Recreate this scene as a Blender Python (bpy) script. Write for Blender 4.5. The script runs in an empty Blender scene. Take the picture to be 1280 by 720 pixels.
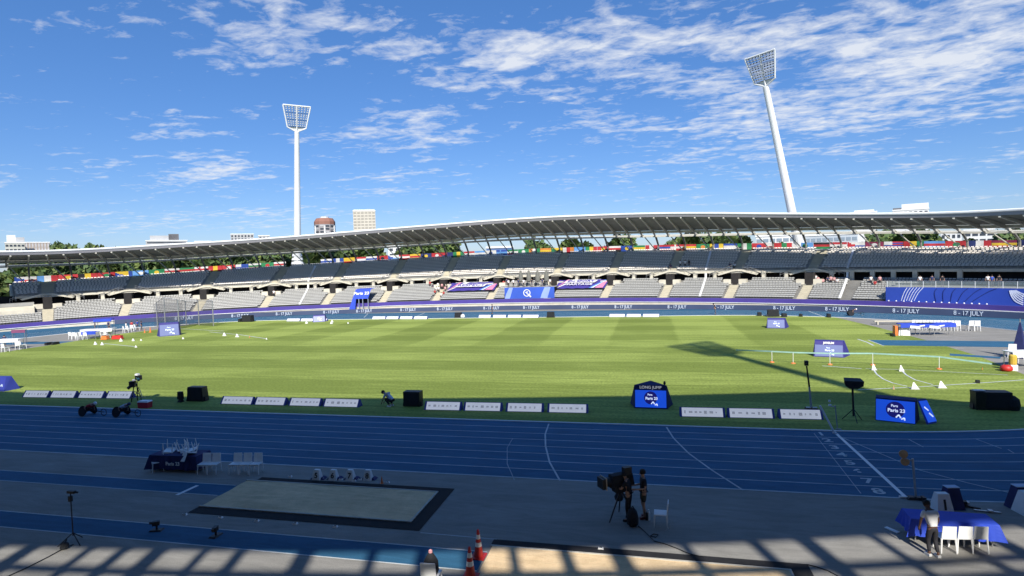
import bpy, bmesh, math, random
from mathutils import Vector, Matrix
R = math.radians
PI = math.pi
random.seed(7)
scene = bpy.context.scene
COL = scene.collection

# ------------------------------------------------------------------ camera
CAM = Vector((31.79, -73.36, 10.38))
YAW, PIT, ROL, F = R(-13.22), R(-2.32), R(-1.86), 723.9
FW = Vector((math.sin(YAW)*math.cos(PIT), math.cos(YAW)*math.cos(PIT), math.sin(PIT)))
_r = Vector((math.cos(YAW), -math.sin(YAW), 0)); _u = _r.cross(FW)
RT = _r*math.cos(ROL) + _u*math.sin(ROL)
UP = -_r*math.sin(ROL) + _u*math.cos(ROL)
cd = bpy.data.cameras.new('camera'); cam = bpy.data.objects.new('camera', cd); COL.objects.link(cam)
m = Matrix((RT, UP, -FW)).transposed().to_4x4(); m.translation = CAM
cam.matrix_world = m
cd.sensor_width = 36; cd.lens = 36*F/1280; cd.clip_start = .1; cd.clip_end = 8000
scene.camera = cam

# ------------------------------------------------------------------ world, sun
SUN_EL = R(38.8)
SUN_AZ = math.atan2(0.318, -0.948)          # clockwise from +Y
sd = Vector((math.sin(SUN_AZ)*math.cos(SUN_EL), math.cos(SUN_AZ)*math.cos(SUN_EL), math.sin(SUN_EL)))
sl = bpy.data.lights.new('sun', 'SUN'); so = bpy.data.objects.new('sun', sl); COL.objects.link(so)
sl.energy = 5.0; sl.angle = R(0.75); sl.color = (1.0, .945, .86)
so.rotation_euler = sd.to_track_quat('Z', 'Y').to_euler()
so.location = (0, 0, 120)
scene.view_settings.view_transform = 'Standard'
scene.view_settings.look = 'None'
scene.view_settings.exposure = 0.36
scene.view_settings.gamma = 1.0

w = bpy.data.worlds.new('World'); scene.world = w; w.use_nodes = True
nt = w.node_tree; N = nt.nodes; L = nt.links; N.clear()
def nd(t, **k):
    n = N.new(t)
    for a, b in k.items(): setattr(n, a, b)
    return n
def mth(op, a, b=None, clamp=False):
    n = nd('ShaderNodeMath', operation=op); n.use_clamp = clamp
    for i, v in enumerate((a, b)):
        if v is None: continue
        if isinstance(v, (int, float)): n.inputs[i].default_value = v
        else: L.new(v, n.inputs[i])
    return n.outputs[0]
out = nd('ShaderNodeOutputWorld'); bg = nd('ShaderNodeBackground'); L.new(bg.outputs[0], out.inputs[0])
sky = nd('ShaderNodeTexSky', sky_type='NISHITA'); sky.sun_disc = False
sky.sun_elevation = SUN_EL; sky.sun_rotation = SUN_AZ; sky.altitude = 60; sky.air_density = 1.0; sky.dust_density = .3; sky.ozone_density = 3.0
tc = nd('ShaderNodeTexCoord'); sep = nd('ShaderNodeSeparateXYZ'); L.new(tc.outputs['Generated'], sep.inputs[0])
zz = mth('MAXIMUM', mth('ADD', sep.outputs[2], .06), .03)
ux = mth('DIVIDE', sep.outputs[0], zz); uy = mth('DIVIDE', sep.outputs[1], zz)
cmb = nd('ShaderNodeCombineXYZ'); L.new(ux, cmb.inputs[0]); L.new(uy, cmb.inputs[1])
def noise(scale, detail, rough, rot, sc, dist=0.0, seed=0.0):
    mp = nd('ShaderNodeMapping'); mp.inputs['Rotation'].default_value = (0, 0, rot); mp.inputs['Scale'].default_value = (sc[0], sc[1], 1)
    mp.inputs['Location'].default_value = (seed, seed*.7, 0)
    L.new(cmb.outputs[0], mp.inputs[0])
    n = nd('ShaderNodeTexNoise'); n.inputs['Scale'].default_value = scale; n.inputs['Detail'].default_value = detail
    n.inputs['Roughness'].default_value = rough; n.inputs['Distortion'].default_value = dist
    L.new(mp.outputs[0], n.inputs[0]); return n.outputs[0]
n_big = noise(1.1, 4, .55, .5, (1, 1.6), .3, 3.1)
n_mid = noise(2.6, 9, .64, .25, (1, 1.5), .5, 1.7)
n_fine = noise(9.0, 6, .6, .1, (1, 1.25), .4, 5.2)
# soft banks of cirrus, each a patch of sky direction (azimuth, elevation, half widths, tilt, weight)
def pixdir(px, py):
    return (FW*F + RT*(px-640) + UP*(360-py)).normalized()
BANKS = [(820, 60, 330, 52, -4, .66), (1080, 90, 230, 75, 8, .74), (1210, 60, 170, 65, 12, .66), (600, 55, 120, 30, -6, .45),
         (330, 28, 180, 42, -6, .50), (490, 45, 160, 34, -10, .50), (920, 115, 170, 42, -5, .42), (1180, 140, 150, 28, 8, .40),
         (490, 168, 95, 38, 4, .50), (270, 215, 75, 24, 5, .45), (200, 160, 55, 18, 3, .40), (280, 272, 190, 14, 2, .38),
         (90, 140, 70, 16, 5, .30), (480, 232, 70, 20, 4, .40), (780, 130, 90, 60, 20, .32), (900, 190, 60, 16, 8, .32),
         (1250, 200, 60, 16, 5, .34), (1130, 212, 60, 10, 2, .25), (60, 222, 90, 12, 2, .28), (670, 190, 60, 14, 0, .24), (150, 200, 50, 12, 2, .28), (1270, 240, 60, 8, 2, .22)]
acc = None
for (px, py, wx, wy, tilt, wt) in BANKS:
    c = pixdir(px, py); a = Vector((c.y, -c.x, 0)).normalized(); b = a.cross(c)
    t = R(tilt); a2 = a*math.cos(t) + b*math.sin(t); b2 = -a*math.sin(t) + b*math.cos(t)
    sa, sb = F/wx, F/wy
    da = nd('ShaderNodeVectorMath', operation='DOT_PRODUCT'); L.new(tc.outputs['Generated'], da.inputs[0]); da.inputs[1].default_value = a2*sa
    db = nd('ShaderNodeVectorMath', operation='DOT_PRODUCT'); L.new(tc.outputs['Generated'], db.inputs[0]); db.inputs[1].default_value = b2*sb
    dc = nd('ShaderNodeVectorMath', operation='DOT_PRODUCT'); L.new(tc.outputs['Generated'], dc.inputs[0]); dc.inputs[1].default_value = c
    r2 = mth('ADD', mth('MULTIPLY', da.outputs['Value'], da.outputs['Value']), mth('MULTIPLY', db.outputs['Value'], db.outputs['Value']))
    r2 = mth('ADD', r2, mth('MULTIPLY', mth('LESS_THAN', dc.outputs['Value'], 0.0), 50.0))
    g = mth('MULTIPLY', mth('POWER', 2.718, mth('MULTIPLY', r2, -1.1)), wt)
    acc = g if acc is None else mth('MAXIMUM', acc, g)
cov = mth('MULTIPLY', mth('SUBTRACT', n_mid, .5), 1.9)
cov = mth('ADD', cov, mth('MULTIPLY', mth('SUBTRACT', n_fine, .5), 1.5))
cov = mth('ADD', cov, mth('MULTIPLY', mth('SUBTRACT', n_big, .5), 1.0))
cov = mth('ADD', cov, acc)
cov = mth('MULTIPLY', mth('SUBTRACT', cov, .28), 1.6, True)
cov = mth('MULTIPLY', cov, .88)
hz = mth('MULTIPLY', mth('SUBTRACT', sep.outputs[2], .0), 18.0, True)
cov = mth('MULTIPLY', cov, hz)
mix = nd('ShaderNodeMixRGB'); L.new(cov, mix.inputs[0])
gm = nd('ShaderNodeHueSaturation'); gm.inputs['Saturation'].default_value = 1.22; gm.inputs['Value'].default_value = 1.0
L.new(sky.outputs[0], gm.inputs['Color'])
tint = nd('ShaderNodeMixRGB', blend_type='MULTIPLY'); tint.inputs[0].default_value = 1; tint.inputs[2].default_value = (.80, .84, 1.04, 1); L.new(gm.outputs[0], tint.inputs[1])
lift = nd('ShaderNodeMixRGB'); lift.inputs[0].default_value = .22; lift.inputs[2].default_value = (1.35, 3.5, 8.2, 1); L.new(tint.outputs[0], lift.inputs[1])
L.new(lift.outputs[0], mix.inputs[1])
mix.inputs[2].default_value = (7.2, 7.5, 8.0, 1)
L.new(mix.outputs[0], bg.inputs[0]); bg.inputs[1].default_value = 0.091

# ------------------------------------------------------------------ helpers
def ray(px, py): return FW*F + RT*(px-640) + UP*(360-py)
def G(px, py, h=0.0):
    d = ray(px, py); t = (h-CAM.z)/d.z; p = CAM + d*t; return Vector((p.x, p.y, h))
def PX(P):
    d = Vector(P)-CAM; z = d.dot(FW); return 640+F*d.dot(RT)/z, 360-F*d.dot(UP)/z
def AT(px, py, D):
    d = ray(px, py); d = d/math.hypot(d.x, d.y); return CAM + d*D

_mats = {}
def mat(name, col, rough=.7, var=.12, scale=3.0, metal=0.0, bump=0.0, emit=0.0, alpha=1.0, coat=0.0, bscale=None, spec=.5):
    if name in _mats: return _mats[name]
    mm = bpy.data.materials.new(name); mm.use_nodes = True; t = mm.node_tree; b = t.nodes['Principled BSDF']
    b.inputs['Roughness'].default_value = rough; b.inputs['Metallic'].default_value = metal
    b.inputs['Specular IOR Level'].default_value = spec
    tcn = t.nodes.new('ShaderNodeTexCoord'); nz = t.nodes.new('ShaderNodeTexNoise'); nz.inputs['Scale'].default_value = scale; nz.inputs['Detail'].default_value = 6
    t.links.new(tcn.outputs['Object'], nz.inputs[0])
    rp = t.nodes.new('ShaderNodeValToRGB'); rp.color_ramp.elements[0].position = .3; rp.color_ramp.elements[1].position = .7
    rp.color_ramp.elements[0].color = tuple(c*(1-var) for c in col)+(1,); rp.color_ramp.elements[1].color = tuple(min(1, c*(1+var)) for c in col)+(1,)
    t.links.new(nz.outputs[0], rp.inputs[0]); t.links.new(rp.outputs[0], b.inputs['Base Color'])
    if bump:
        bn = t.nodes.new('ShaderNodeBump'); bn.inputs['Strength'].default_value = bump
        n2 = t.nodes.new('ShaderNodeTexNoise'); n2.inputs['Scale'].default_value = bscale or scale*8; t.links.new(tcn.outputs['Object'], n2.inputs[0])
        t.links.new(n2.outputs[0], bn.inputs['Height']); t.links.new(bn.outputs[0], b.inputs['Normal'])
    if emit:
        t.links.new(rp.outputs[0], b.inputs['Emission Color']); b.inputs['Emission Strength'].default_value = emit
    if alpha < 1: b.inputs['Alpha'].default_value = alpha
    _mats[name] = mm; return mm

class MB:
    def __init__(s): s.v = []; s.f = []; s.mi = []; s.mats = []
    def mid(s, m_):
        if m_ not in s.mats: s.mats.append(m_)
        return s.mats.index(m_)
    def add(s, vs, fs, m_):
        k = len(s.v); i = s.mid(m_); s.v += [tuple(v) for v in vs]
        for f in fs: s.f.append(tuple(k+a for a in f)); s.mi.append(i)
        return s
    def quad(s, a, b, c, d, m_): return s.add([a, b, c, d], [(0, 1, 2, 3)], m_)
    def box(s, c, size, m_, rz=0, M=None, taper=1.0):
        sx, sy, sz = [x/2 for x in size]; vs = []
        for z in (-1, 1):
            k = taper if z > 0 else 1
            for x, y in ((-1, -1), (1, -1), (1, 1), (-1, 1)): vs.append(Vector((x*sx*k, y*sy*k, z*sz)))
        if rz: rm = Matrix.Rotation(rz, 3, 'Z'); vs = [rm @ v for v in vs]
        vs = [v+Vector(c) for v in vs]
        if M: vs = [M @ v for v in vs]
        return s.add(vs, [(0, 3, 2, 1), (4, 5, 6, 7), (0, 1, 5, 4), (1, 2, 6, 5), (2, 3, 7, 6), (3, 0, 4, 7)], m_)
    def bar(s, a, b, r, m_, n=6, r2=None):
        a = Vector(a); b = Vector(b); r2 = r if r2 is None else r2; d = (b-a)
        if d.length < 1e-6: return s
        d.normalize(); x = d.orthogonal().normalized(); y = d.cross(x); vs = []
        for p, q in ((a, r), (b, r2)):
            for i in range(n):
                t = 2*PI*i/n + PI/n; vs.append(p + (x*math.cos(t)+y*math.sin(t))*q)
        fs = [(i, (i+1) % n, n+(i+1) % n, n+i) for i in range(n)] + [tuple(range(n-1, -1, -1)), tuple(range(n, 2*n))]
        return s.add(vs, fs, m_)
    def flat(s, a, b, wid, th, m_, up=(0, 0, 1)):
        a = Vector(a); b = Vector(b); d = (b-a).normalized(); u = Vector(up); sd_ = d.cross(u).normalized(); u2 = sd_.cross(d)
        vs = [p + sd_*i*wid/2 + u2*j*th/2 for p in (a, b) for i, j in ((-1, -1), (1, -1), (1, 1), (-1, 1))]
        return s.add(vs, [(0, 3, 2, 1), (4, 5, 6, 7), (0, 1, 5, 4), (1, 2, 6, 5), (2, 3, 7, 6), (3, 0, 4, 7)], m_)
    def lathe(s, prof, m_, c=(0, 0, 0), n=12):
        vs = []; c = Vector(c)
        for r, z in prof:
            for i in range(n): vs.append(c+Vector((r*math.cos(2*PI*i/n), r*math.sin(2*PI*i/n), z)))
        fs = [(k*n+i, k*n+(i+1) % n, (k+1)*n+(i+1) % n, (k+1)*n+i) for k in range(len(prof)-1) for i in range(n)]
        fs += [tuple(range(n-1, -1, -1)), tuple(range((len(prof)-1)*n, len(prof)*n))]
        return s.add(vs, fs, m_)
    def prism(s, pts, z0, z1, m_):
        n = len(pts); vs = [(x, y, z0) for x, y in pts]+[(x, y, z1) for x, y in pts]
        return s.add(vs, [tuple(range(n-1, -1, -1)), tuple(range(n, 2*n))]+[(i, (i+1) % n, n+(i+1) % n, n+i) for i in range(n)], m_)
    def build(s, name, parent=None, label=None, smooth=False, loc=None):
        me = bpy.data.meshes.new(name); me.from_pydata(s.v, [], s.f)
        for m_ in s.mats: me.materials.append(m_)
        me.polygons.foreach_set('material_index', s.mi)
        if smooth: me.polygons.foreach_set('use_smooth', [True]*len(s.f))
        me.update()
        o = bpy.data.objects.new(name, me); COL.objects.link(o)
        if parent: o.parent = parent
        if label: o['label'] = label
        if loc: o.location = loc
        return o
def tag(o, label=None, cat=None, group=None, kind=None):
    if label: o['label'] = label
    if cat: o['category'] = cat
    if group: o['group'] = group
    if kind: o['kind'] = kind
    return o
def thing(name, label, cat, loc=(0, 0, 0), rz=0, group=None, s=1.0):
    o = bpy.data.objects.new(name, None); COL.objects.link(o); o.location = loc; o.rotation_euler = (0, 0, rz); o.scale = (s, s, s)
    o.empty_display_size = .2
    return tag(o, label, cat, group)
def copy_tree(o, label=None, loc=None, rz=None, group=None, s=None):
    def rec(a, parent):
        c = a.copy(); COL.objects.link(c)
        if parent: c.parent = parent
        for ch in KIDS.get(a.name, None) or a.children: rec(ch, c)
        return c
    c = rec(o, None)
    if label: c['label'] = label
    if loc is not None: c.location = loc
    if rz is not None: c.rotation_euler = (0, 0, rz)
    if group: c['group'] = group
    if s: c.scale = (s, s, s)
    return c
KIDS = {}
def text_mesh(body, size, depth=.01, m_=None, align='CENTER', bold=.0):
    cu = bpy.data.curves.new('t', 'FONT'); cu.body = body; cu.size = size; cu.extrude = depth; cu.align_x = align; cu.align_y = 'CENTER'; cu.offset = bold
    ob = bpy.data.objects.new('t', cu); COL.objects.link(ob)
    dg = bpy.context.evaluated_depsgraph_get(); me = bpy.data.meshes.new_from_object(ob.evaluated_get(dg))
    bpy.data.objects.remove(ob); bpy.data.curves.remove(cu)
    me.materials.clear(); me.materials.append(m_); return me
def text_obj(name, body, size, m_, M, parent, depth=.01, sx=1.0, bold=.0):
    me = text_mesh(body, size, depth, m_, bold=bold); me.transform(Matrix.Diagonal((sx, 1, 1, 1))); me.transform(M)
    o = bpy.data.objects.new(name, me); COL.objects.link(o); o.parent = parent; return o
def structure(o): o['kind'] = 'structure'; return o

# materials
M_white = mat('white_plastic', (.84, .85, .84), .45, .05, 4)
M_whitep = mat('white_paint', (.78, .79, .78), .5, .05, 2)
M_black = mat('black_plastic', (.012, .013, .015), .5, .2, 5)
M_blackf = mat('black_fabric', (.015, .017, .022), .9, .25, 12)
M_navy = mat('navy_fabric', (.018, .025, .11), .8, .2, 3)
M_steel = mat('steel', (.45, .46, .47), .4, .08, 5, metal=.7)
M_conc = mat('pale_concrete', (.62, .58, .47), .85, .12, .6, bump=.1)
M_greyc = mat('grey_concrete', (.34, .34, .32), .85, .14, .5, bump=.1)
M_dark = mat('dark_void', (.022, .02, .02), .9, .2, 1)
M_red = mat('red_plastic', (.55, .03, .025), .5, .1, 3)
M_orange = mat('orange_plastic', (.75, .20, .05), .5, .1, 3)
M_blueT = mat('royal_blue_cloth', (.025, .07, .52), .7, .12, 2)
M_purple = mat('purple_fabric', (.065, .045, .27), .75, .10, .4)
M_skin = mat('skin', (.42, .25, .18), .6, .08, 8)
M_skin2 = mat('dark_skin', (.14, .07, .045), .6, .08, 8)
M_hair = mat('dark_hair', (.015, .012, .01), .8, .2, 20)

# ------------------------------------------------------------------ arena plan
AR, AL, BB = 96.0, 101.0, 56.0
def EL(t, o=0.0, z=0.0):
    c, s = math.cos(t), math.sin(t); a = AR if c > 0 else AL
    n = Vector((c/a, s/BB)); n.normalize()
    return Vector((a*c + o*n.x, BB*s + o*n.y, z))
def EN(t):
    c, s = math.cos(t), math.sin(t); a = AR if c > 0 else AL
    n = Vector((c/a, s/BB, 0)); n.normalize(); return n
def TH(px, o, z):                         # angle on the ring seen at a picture column
    lo, hi = R(-8), R(172)
    zf = z if callable(z) else (lambda t: z)
    for _ in range(50):
        mid = (lo+hi)/2
        if PX(EL(mid, o, zf(mid)))[0] > px: lo = mid
        else: hi = mid
    return (lo+hi)/2
def interp(tab, x):
    if x <= tab[0][0]: return tab[0][1]
    for (a, b), (c, d) in zip(tab, tab[1:]):
        if x <= c: return b+(d-b)*(x-a)/(c-a)
    return tab[-1][1]
def W(t): return max(0., math.sin(t))**2 if math.sin(t) > 0 else math.sin(t)**2
def sm(tab):
    tab = sorted(tab)
    def f(t):
        d = math.degrees(t) % 360
        if d > 180: d = 360-d
        return sum(interp(tab, d+k) for k in (-6, -3, 0, 3, 6))/5
    return f
zRF = sm([(161.5, 16.7), (152.7, 16.7), (145.7, 17.3), (135.1, 18.0), (125.3, 18.6), (107.0, 20.2), (89.2, 21.3), (78.2, 21.1), (68.7, 20.6), (61.7, 19.7), (55.8, 18.9), (46.6, 17.8), (41.3, 17.1), (34.7, 16.6), (28.4, 16.3), (15, 16.2), (175, 16.6)])
zRB = sm([(160.8, 15.0), (145.5, 15.1), (127.9, 16.2), (109.5, 17.1), (91.3, 18.3), (73.7, 17.6), (57.6, 16.5), (43.6, 15.5), (31.8, 14.3), (20, 13.8), (175, 14.8)])
zBB = sm([(160.7, 13.4), (145.7, 13.8), (128.2, 15.0), (109.8, 16.0), (91.6, 16.9), (73.9, 16.1), (57.8, 15.2), (43.9, 14.1), (32.1, 12.8), (20, 12.4), (175, 13.2)])
def zPB(t): return (.55+1.0*W(t)) if math.cos(t) < -.3 else (.85+.75*W(t))
def zPT(t): return (1.3+1.1*W(t)) if math.cos(t) < -.3 else (1.55+.85*W(t))
def zLT(t): return 4.45+1.25*W(t)
def zUF(t): return 6.3+.9*W(t)
def zUB(t): return 9.1+3.8*W(t)

# ------------------------------------------------------------------ ground materials
def ground_mat(name, col, dark, scale, rough=.85, streak=None, bump=.15, spec=.25):
    mm = bpy.data.materials.new(name); mm.use_nodes = True; t = mm.node_tree; b = t.nodes['Principled BSDF']; b.inputs['Roughness'].default_value = rough
    b.inputs['Specular IOR Level'].default_value = spec
    g = t.nodes.new('ShaderNodeNewGeometry')
    a = t.nodes.new('ShaderNodeTexNoise'); a.inputs['Scale'].default_value = scale; a.inputs['Detail'].default_value = 8; a.inputs['Roughness'].default_value = .65
    mp = t.nodes.new('ShaderNodeMapping'); t.links.new(g.outputs['Position'], mp.inputs[0])
    if streak: mp.inputs['Scale'].default_value = streak
    t.links.new(mp.outputs[0], a.inputs[0])
    f = t.nodes.new('ShaderNodeTexNoise'); f.inputs['Scale'].default_value = 25; f.inputs['Detail'].default_value = 4; t.links.new(g.outputs['Position'], f.inputs[0])
    rp = t.nodes.new('ShaderNodeValToRGB'); rp.color_ramp.elements[0].position = .3; rp.color_ramp.elements[1].position = .7
    rp.color_ramp.elements[0].color = dark+(1,); rp.color_ramp.elements[1].color = col+(1,)
    t.links.new(a.outputs[0], rp.inputs[0])
    sc_ = t.nodes.new('ShaderNodeTexNoise'); sc_.inputs['Scale'].default_value = .9; sc_.inputs['Detail'].default_value = 9; sc_.inputs['Roughness'].default_value = .75; sc_.inputs['Distortion'].default_value = 1.2
    mp2 = t.nodes.new('ShaderNodeMapping'); mp2.inputs['Scale'].default_value = (.35, 1.6, 1); t.links.new(g.outputs['Position'], mp2.inputs[0]); t.links.new(mp2.outputs[0], sc_.inputs[0])
    r2 = t.nodes.new('ShaderNodeValToRGB'); r2.color_ramp.elements[0].position = .36; r2.color_ramp.elements[1].position = .66
    r2.color_ramp.elements[0].color = (.80, .80, .79, 1); r2.color_ramp.elements[1].color = (1.12, 1.11, 1.10, 1); t.links.new(sc_.outputs[0], r2.inputs[0])
    wr = t.nodes.new('ShaderNodeMixRGB'); wr.blend_type = 'MULTIPLY'; wr.inputs[0].default_value = 1; t.links.new(rp.outputs[0], wr.inputs[1]); t.links.new(r2.outputs[0], wr.inputs[2])
    mx = t.nodes.new('ShaderNodeMixRGB'); mx.blend_type = 'OVERLAY'; mx.inputs[0].default_value = .35
    t.links.new(wr.outputs[0], mx.inputs[1]); t.links.new(f.outputs[0], mx.inputs[2]); t.links.new(mx.outputs[0], b.inputs['Base Color'])
    bn = t.nodes.new('ShaderNodeBump'); bn.inputs['Strength'].default_value = bump; bn.inputs['Distance'].default_value = .02
    t.links.new(f.outputs[0], bn.inputs['Height']); t.links.new(bn.outputs[0], b.inputs['Normal'])
    return mm
M_apron = ground_mat('grey_synthetic', (.30, .292, .268), (.25, .243, .222), .25)
M_track = ground_mat('blue_synthetic', (.036, .138, .245), (.030, .116, .21), .3, streak=(.3, 1, 1), rough=.8)
M_out = ground_mat('city_ground', (.12, .14, .07), (.08, .09, .05), .02)
M_sand = ground_mat('sand', (.82, .62, .38), (.66, .49, .29), 1.6, rough=.95, bump=.8)
M_mat = ground_mat('black_rubber', (.028, .028, .03), (.018, .018, .02), 2)
M_line = ground_mat('line_paint', (.62, .67, .68), (.50, .54, .55), 2)

def grass_mat():
    mm = bpy.data.materials.new('mown_grass'); mm.use_nodes = True; t = mm.node_tree; b = t.nodes['Principled BSDF']; b.inputs['Roughness'].default_value = .8
    b.inputs['Specular IOR Level'].default_value = .2
    g = t.nodes.new('ShaderNodeNewGeometry'); sx = t.nodes.new('ShaderNodeSeparateXYZ'); t.links.new(g.outputs['Position'], sx.inputs[0])
    def mt(op, a, b_=None, c=None, cl=False):
        n = t.nodes.new('ShaderNodeMath'); n.operation = op; n.use_clamp = cl
        for i, v in enumerate((a, b_, c)):
            if v is None: continue
            if isinstance(v, (int, float)): n.inputs[i].default_value = v
            else: t.links.new(v, n.inputs[i])
        return n.outputs[0]
    def nz(scale, det=5, sc=None):
        n = t.nodes.new('ShaderNodeTexNoise'); n.inputs['Scale'].default_value = scale; n.inputs['Detail'].default_value = det
        if sc:
            mp = t.nodes.new('ShaderNodeMapping'); mp.inputs['Scale'].default_value = sc; t.links.new(g.outputs['Position'], mp.inputs[0]); t.links.new(mp.outputs[0], n.inputs[0])
        else: t.links.new(g.outputs['Position'], n.inputs[0])
        return n.outputs[0]
    wob = nz(.12, 3)
    y2 = mt('ADD', sx.outputs[1], mt('MULTIPLY', wob, 1.2)); x2 = mt('ADD', sx.outputs[0], mt('MULTIPLY', wob, 1.0))
    def band(v, per, ph, sharp):
        return mt('ADD', mt('MULTIPLY', mt('SINE', mt('MULTIPLY', mt('ADD', v, ph), PI*2/per)), sharp), .5, None, True)
    by = band(y2, 11.0, 1.5, 5.0)
    bx = band(x2, 17.5, -1.0, 5.0)
    xf = mt('MULTIPLY', mt('ADD', sx.outputs[1], 8.0), .06, None, True)      # cross mowing shows on the far half
    lum = mt('ADD', mt('MULTIPLY', by, .42), mt('MULTIPLY', mt('MULTIPLY', bx, .50), xf))
    fine = nz(.7, 8, (.25, 2.5, 1)); lum = mt('ADD', lum, mt('MULTIPLY', mt('SUBTRACT', fine, .5), 1.9))
    big = nz(.05, 3); lum = mt('ADD', lum, mt('MULTIPLY', mt('SUBTRACT', big, .5), 1.3))
    rp = t.nodes.new('ShaderNodeValToRGB'); rp.color_ramp.elements[0].position = 0; rp.color_ramp.elements[1].position = 1.2/1.3
    rp.color_ramp.elements[0].color = (.170, .222, .038, 1); rp.color_ramp.elements[1].color = (.315, .385, .085, 1)
    t.links.new(lum, rp.inputs[0])
    sp = nz(5, 9); mx = t.nodes.new('ShaderNodeMixRGB'); mx.blend_type = 'OVERLAY'; mx.inputs[0].default_value = .75
    t.links.new(rp.outputs[0], mx.inputs[1]); t.links.new(sp, mx.inputs[2]); t.links.new(mx.outputs[0], b.inputs['Base Color'])
    bn = t.nodes.new('ShaderNodeBump'); bn.inputs['Strength'].default_value = .4; bn.inputs['Distance'].default_value = .04
    t.links.new(sp, bn.inputs['Height']); t.links.new(bn.outputs[0], b.inputs['Normal'])
    return mm
M_grass = grass_mat()

# ------------------------------------------------------------------ ground, track, field
def sheet(name, pts, z, m_):
    mb = MB(); mb.add([(p[0], p[1], z) for p in pts], [tuple(range(len(pts)))], m_); o = mb.build(name); return structure(o)
sheet('ground', [(-4000, -2500), (4000, -2500), (4000, 5000), (-4000, 5000)], -.02, M_out)
sheet('apron', [EL(2*PI*i/180, 2.5 if math.sin(2*PI*i/180) > -.02 else 14)[:2] for i in range(180)], 0, M_apron)
def oval(r, n=60):
    p = []
    for i in range(n+1):
        a = -PI/2+PI*i/n; p.append((42.2+r*math.cos(a), r*math.sin(a)))
    for i in range(n+1):
        a = PI/2+PI*i/n; p.append((-42.2+r*math.cos(a), r*math.sin(a)))
    return p
def ring(name, r0, r1, z, m_, build=True, mb=None):
    mb = mb or MB(); A = oval(r0); B = oval(r1); n = len(A)
    mb.add([(x, y, z) for x, y in A]+[(x, y, z) for x, y in B], [(i, n+i, n+(i+1) % n, (i+1) % n) for i in range(n)], m_)
    return mb
mb = ring('', 36.5, 46.3, .004, M_track)
# blue surface runs on from the outer lane to the boards round the ends and the far side
A = oval(46.3); n = len(A)
vs = []; fs = []
for (x, y) in A:
    if y < -20: q = (x, y)
    else:
        a = math.atan2(y/BB, x/(AR if x > 0 else AL)); e = EL(a, 1.2); k = min(1, (y+20)/25); q = (x+(e.x-x)*k, y+(e.y-y)*k)
    vs += [(x, y, .004), (q[0], q[1], .004)]
for i in range(n):
    j = (i+1) % n
    if A[i][1] >= -20 or A[j][1] >= -20: fs.append((2*i, 2*i+1, 2*j+1, 2*j))
mb.add(vs, fs, M_track)
structure(mb.build('running_track'))
# infield
def clipy(x, r=36.4):
    ax = abs(x)
    return r if ax < 42.2 else math.sqrt(max(0, r*r-(ax-42.2)**2))
gp = []
xs = [-61+122.6*i/80 for i in range(81)]
rnd = random.Random(3)
gp = [(x, -clipy(x)) for x in xs] + [(61.6, -18.5), (63.0, -8), (63.2, 3.5), (62.8, 16)] + [(x, clipy(x)) for x in reversed(xs)] + [(-61.5, 18), (-63.0, 12), (-60.6, 0), (-60.2, -9), (-60.6, -18)]
sheet('infield_grass', gp, .008, M_grass)
mb = MB()
mb.quad((57.2, -1.3, .014), (76, -3.4, .014), (76, 1.4, .014), (57.2, 3.3, .014), M_track)
a = (61.6, -7.8); mb.quad((60.6, -8.3, .014), (64, -10.0, .014), (64.6, -9.0, .014), (61.2, -7.0, .014), M_track)
mb.quad((-76, -1.6, .005), (-61.3, .6, .005), (-61.3, 3.4, .005), (-76, 1.2, .005), M_track)
structure(mb.build('field_runway'))
# kerb
mb = MB()
for r0, r1, z in ((36.38, 36.5, .06),):
    ring('', r0, r1, z, M_whitep, mb=mb)
    for r in (36.38, 36.5):
        A = oval(r); n = len(A); mb.add([(x, y, .005) for x, y in A]+[(x, y, .06) for x, y in A], [(i, (i+1) % n, n+(i+1) % n, n+i) for i in range(n)], M_whitep)
structure(mb.build('track_kerb'))
# lane lines
mb = MB()
for k in range(1, 9):
    wdt = .065 if k < 8 else .10
    ring('', 36.5+1.22*k-wdt/2, 36.5+1.22*k+wdt/2, .009, M_line, mb=mb)
def strip(mb, pts, wid, z, m_):
    pts = [Vector((p[0], p[1], z)) for p in pts]; vs = []
    for i, p in enumerate(pts):
        a = pts[max(0, i-1)]; b = pts[min(len(pts)-1, i+1)]; d = (b-a).normalized(); nrm = Vector((-d.y, d.x, 0))
        vs += [p+nrm*wid/2, p-nrm*wid/2]
    mb.add(vs, [(2*i, 2*i+1, 2*i+3, 2*i+2) for i in range(len(pts)-1)], m_)
strip(mb, [(42.2, -36.5), (42.2, -46.3)], .17, .013, M_whitep)
strip(mb, [(41.0-.05*i, -37-i) for i in range(10)], .03, .013, M_line)
def pstrip(pts, wid, z=.013, m_=M_line): strip(mb, [G(*p) for p in pts], wid, z, m_)
pstrip([(686, 530), (681.5, 543), (682, 558), (687, 578), (700, 601)], .09)
pstrip([(833, 534), (842, 548), (861, 567), (890, 588), (929, 613)], .09)
pstrip([(641, 548), (634, 560), (634, 580), (643, 600)], .03)
pstrip([(1050, 546), (1100, 567), (1150, 588), (1210, 604), (1270, 618)], .06)
pstrip([(1136, 549.5), (1154, 559)], .06); pstrip([(1220, 549), (1252, 561)], .05); pstrip([(1260, 562), (1268, 567)], .05)
# far side marks
pstrip([(455, 397), (460, 392)], .12); pstrip([(520, 396), (531, 391)], .15)
pstrip([(1008, 388), (1030, 396)], .15)
o = structure(mb.build('lane_lines'))
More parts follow.
